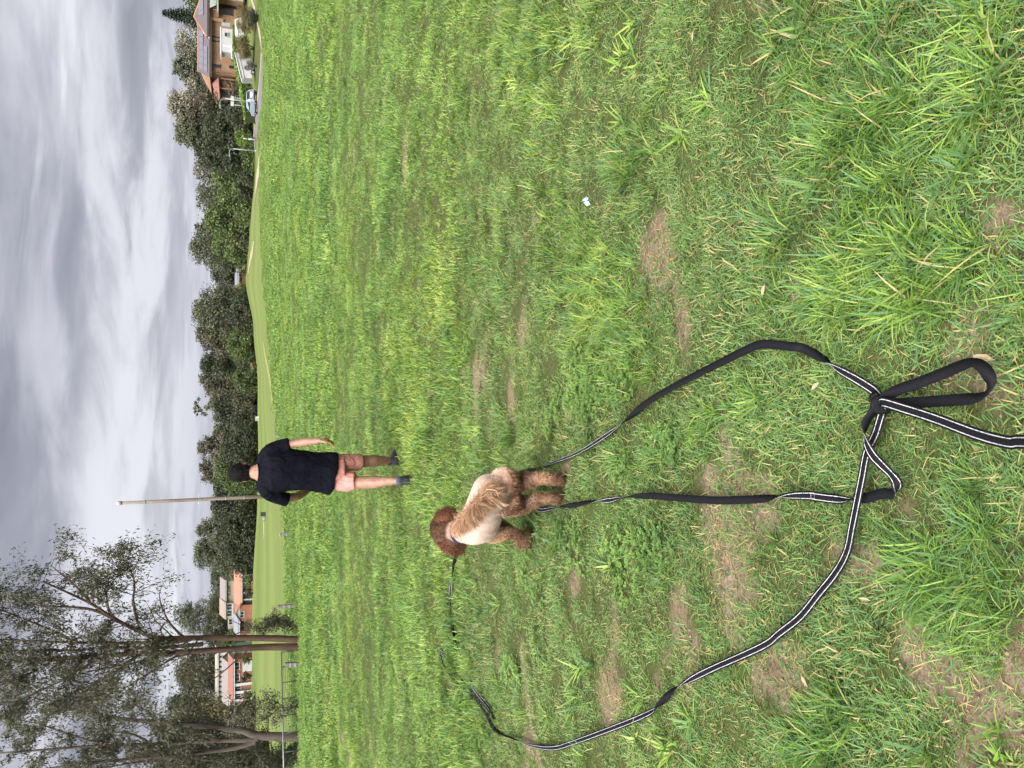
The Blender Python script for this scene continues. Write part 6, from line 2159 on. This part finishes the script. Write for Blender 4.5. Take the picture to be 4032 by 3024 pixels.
# tall timber pole with a white cap
X, Y = PX(1957, 62, 1000), 62.0
z0 = on_ground(X, Y)
top = W(478, 1964, Y)
root = thing('timber_pole', 'tall slim timber pole with white cap behind the man', 'pole', (X, Y, z0))
H = top.z - z0
MB().tube([(0, 0, -.3), (0, 0, H * .33), (0, 0, H * .66), (0, 0, H)], [.145, .134, .125, .116], 14).build('shaft', mat_bark('pole_timber', (.12, .10, .082), (.21, .18, .15), 5), root, True)
MB().tube([(0, 0, H - .02), (0, 0, H + .22), (0, 0, H + .33)], [.145, .145, .08], 14).build('cap', M_WHITE, root, True)
for f in (.24, .36, .52, .86):
    MB().tube([(0, 0, H * f - .03), (0, 0, H * f + .03)], .152, 14).build('band', M_STEEL, root)
MB().tube([(-.35, 0, H * .53), (.35, 0, H * .53)], .02, 6).build('crossbar', M_STEEL, root)


def bollard(label, top_px, bot_x, Y, w, lean=0.0, cap=False):
    X = PX(top_px[1], Y, bot_x)
    z0 = on_ground(X, Y)
    zt = PZ(top_px[0], Y)
    root = thing('timber_post', label, 'post', (X, Y, z0), 'timber posts edging the oval')
    H = zt - z0
    vs = [(-w / 2, -w / 2, -.2), (w / 2, -w / 2, -.2), (w / 2, w / 2, -.2), (-w / 2, w / 2, -.2)]
    MB().add(vs + [(v[0] * .96 + lean * H, v[1] * .96, H) for v in vs], [(3, 2, 1, 0), (4, 5, 6, 7), (0, 1, 5, 4), (1, 2, 6, 5), (2, 3, 7, 6), (3, 0, 4, 7)]).build('shaft', M_TIMBER, root, bevel=.012)
    MB().box((-w * .5 + lean * H, -w * .5, H + .002), (w * .5 + lean * H, w * .5, H + .03)).build('cap', M_WHITE if cap else M_TIMBER, root, bevel=.008)
    for z in (.35, .7):
        MB().box((-w / 2 - .006 + lean * H * z, -w / 2 - .008, H * z - .03), (w / 2 + .006 + lean * H * z, -w / 2 + .01, H * z + .03)).build('reflector' if z > .5 else 'plate', M_STEEL, root)


bollard('timber post with white top left of the tall pole', (1103, 2102), 1152, 38, .14, 0, True)
bollard('grey timber post right of the sapling', (1100, 2386), 1158, 34, .13, .05)
bollard('leaning pale timber post at the fence left of the double trunk', (1126, 2614), 1192, 30, .15, .09)
bollard('short grey post beside the man\'s right sleeve', (1087, 1718), 1125, 48, .16, 0)


# fence on the left: pipe rail, posts, wire mesh
def build_fence():
    A, B = (2568, 36.0, 1108), (3120, 30.0, 1119)
    pa, pb = W(A[2], A[0], A[1]), W(B[2], B[0], B[1])
    root = thing('wire_fence', 'dark pipe rail fence with wire mesh along the left of the oval', 'fence', (pa.x, pa.y, on_ground(pa.x, pa.y)))
    L = root.location.copy()
    dm = mat('fence_steel', (.05, .055, .055), .5, .2, 4, metal=.4)
    n = 9
    tops = []
    for i in range(n):
        t = i / (n - 1)
        p = pa.lerp(pb, t)
        g = on_ground(p.x, p.y)
        tops.append((p, g))
        MB().tube([Vector((p.x, p.y, g - .2)) - L, Vector((p.x, p.y, p.z)) - L], .026, 8).build('post', dm, root, True)
    MB().tube([pa - L, pb - L], .026, 8).build('top_rail', mat('rail_steel', (.30, .32, .33), .4, .1, metal=.5), root, True)
    for k in range(8):
        f = .06 + k * .118
        mb = MB()
        mb.tube([Vector((p.x, p.y, g + (p.z - g) * f)) - L for p, g in tops], .0045, 4)
        mb.build('wire', dm, root)
    m = int((pb - pa).length / .13)
    wm = MB()
    for i in range(m):
        p = pa.lerp(pb, i / m)
        g = on_ground(p.x, p.y)
        wm.tube([Vector((p.x, p.y, g + .03)) - L, Vector((p.x, p.y, p.z)) - L], .0035, 3, False)
    o = wm.build('mesh_wires', dm, root)
    o['kind'] = 'stuff'


build_fence()

# small things on the oval
g = G(1046, 2024)
root = thing('park_bin', 'small dark bin on the mown oval left of the pole', 'bin', g)
MB().box((-.32, -.32, 0), (.32, .32, .8)).build('body', mat('bin_dark', (.02, .022, .022), .6), root, bevel=.05)
MB().box((-.36, -.36, .8), (.36, .36, .88)).build('lid', mat('bin_lid', (.04, .045, .045), .6), root, bevel=.02)
g = G(1046, 2040)
root = thing('stump', 'grey weathered stump beside the dark bin', 'stump', g)
MB().tube([(0, 0, -.1), (.02, 0, .25), (.03, .02, .5)], [.5, .4, .36], 12).build('wood', M_TIMBER, root, True)
MB().tube([(.03, .02, .5), (.03, .02, .52)], [.34, .30], 12).build('cut_face', mat('cut_wood', (.33, .28, .2), .9), root)
g = G(1020, 1648)
root = thing('utility_box', 'small white utility box at the edge of the wood', 'box', g)
MB().box((-.55, -.3, 0), (.55, .3, .85)).build('body', M_WHITE, root, bevel=.03)
MB().box((-.6, -.35, .85), (.6, .35, .92)).build('lid', M_CREAM, root, bevel=.01)
MB().box((-.45, -.325, .1), (-.02, -.30, .75)).build('door', M_CREAM, root)

# scrap of pale blue litter in the grass
g = G(2330, 802, .02)
mb = MB()
for (dx, dy, dz, a) in ((0, 0, .02, .3), (.022, .012, .022, 1.1)):
    c = Vector((dx, dy, dz))
    u, v = Vector((math.cos(a), math.sin(a), .3)) * .010, Vector((-math.sin(a), math.cos(a), .5)) * .009
    mb.slab([c - u - v, c + u - v * .7, c + u * .8 + v + Vector((0, 0, .01)), c - u * .9 + v], .0015)
o = mb.build('litter_scrap', mat('pale_blue_plastic', (.22, .36, .44), .35, .1, 60))
o.location = g
tag(o, 'crumpled pale blue plastic scrap in the grass', 'litter')

# fallen leaves and small stones near the camera
rng = np.random.default_rng(77)
LEAFM = mat('dead_leaf', (.34, .25, .16), .8, .35, 50)
lv = [(0, -.5, 0), (.18, -.1, .08), (.12, .3, .05), (0, .55, 0), (-.12, .3, .06), (-.18, -.1, .07), (0, 0, -.04)]
lme = bpy.data.meshes.new('dead_leaf')
lme.from_pydata(lv, [], [(0, 1, 6), (1, 2, 6), (2, 3, 6), (3, 4, 6), (4, 5, 6), (5, 0, 6)])
lme.materials.append(LEAFM)
spots = [(3645, 2540, 'pale dead leaf on the bare soil low left of the leash'), (3225, 1520, 'curled pale leaf beside the leash bend'), (3650, 900, 'dead leaf in the long tuft at lower right'),
         (3840, 160, 'brown leaf on the round soil patch at lower right'), (3020, 1145, 'small curled leaf beside the long grass tuft'), (2740, 145, 'cream dead leaf among short grass at far right'),
         (3180, 2680, 'pale leaf on the soil strip at lower left'), (3420, 2360, 'tan leaf beside the long striped strand of leash'), (2590, 1745, 'thin straw leaf near the dog\'s trailing leash'), (3890, 1410, 'dry twiggy leaf above the handle loop')]
for (px_, py_, lab) in spots:
    g = G(px_, py_, .012)
    o = bpy.data.objects.new('dead_leaf', lme)
    link(o)
    o.location = (g.x, g.y, g.z + .012)
    s_ = .030 + .02 * rng.random()
    o.scale = (s_, s_, s_)
    o.rotation_euler = (rng.normal(0, .3), rng.normal(0, .3), rng.random() * 6.28)
    tag(o, lab, 'leaf', 'dead leaves on the turf')


build_grass()
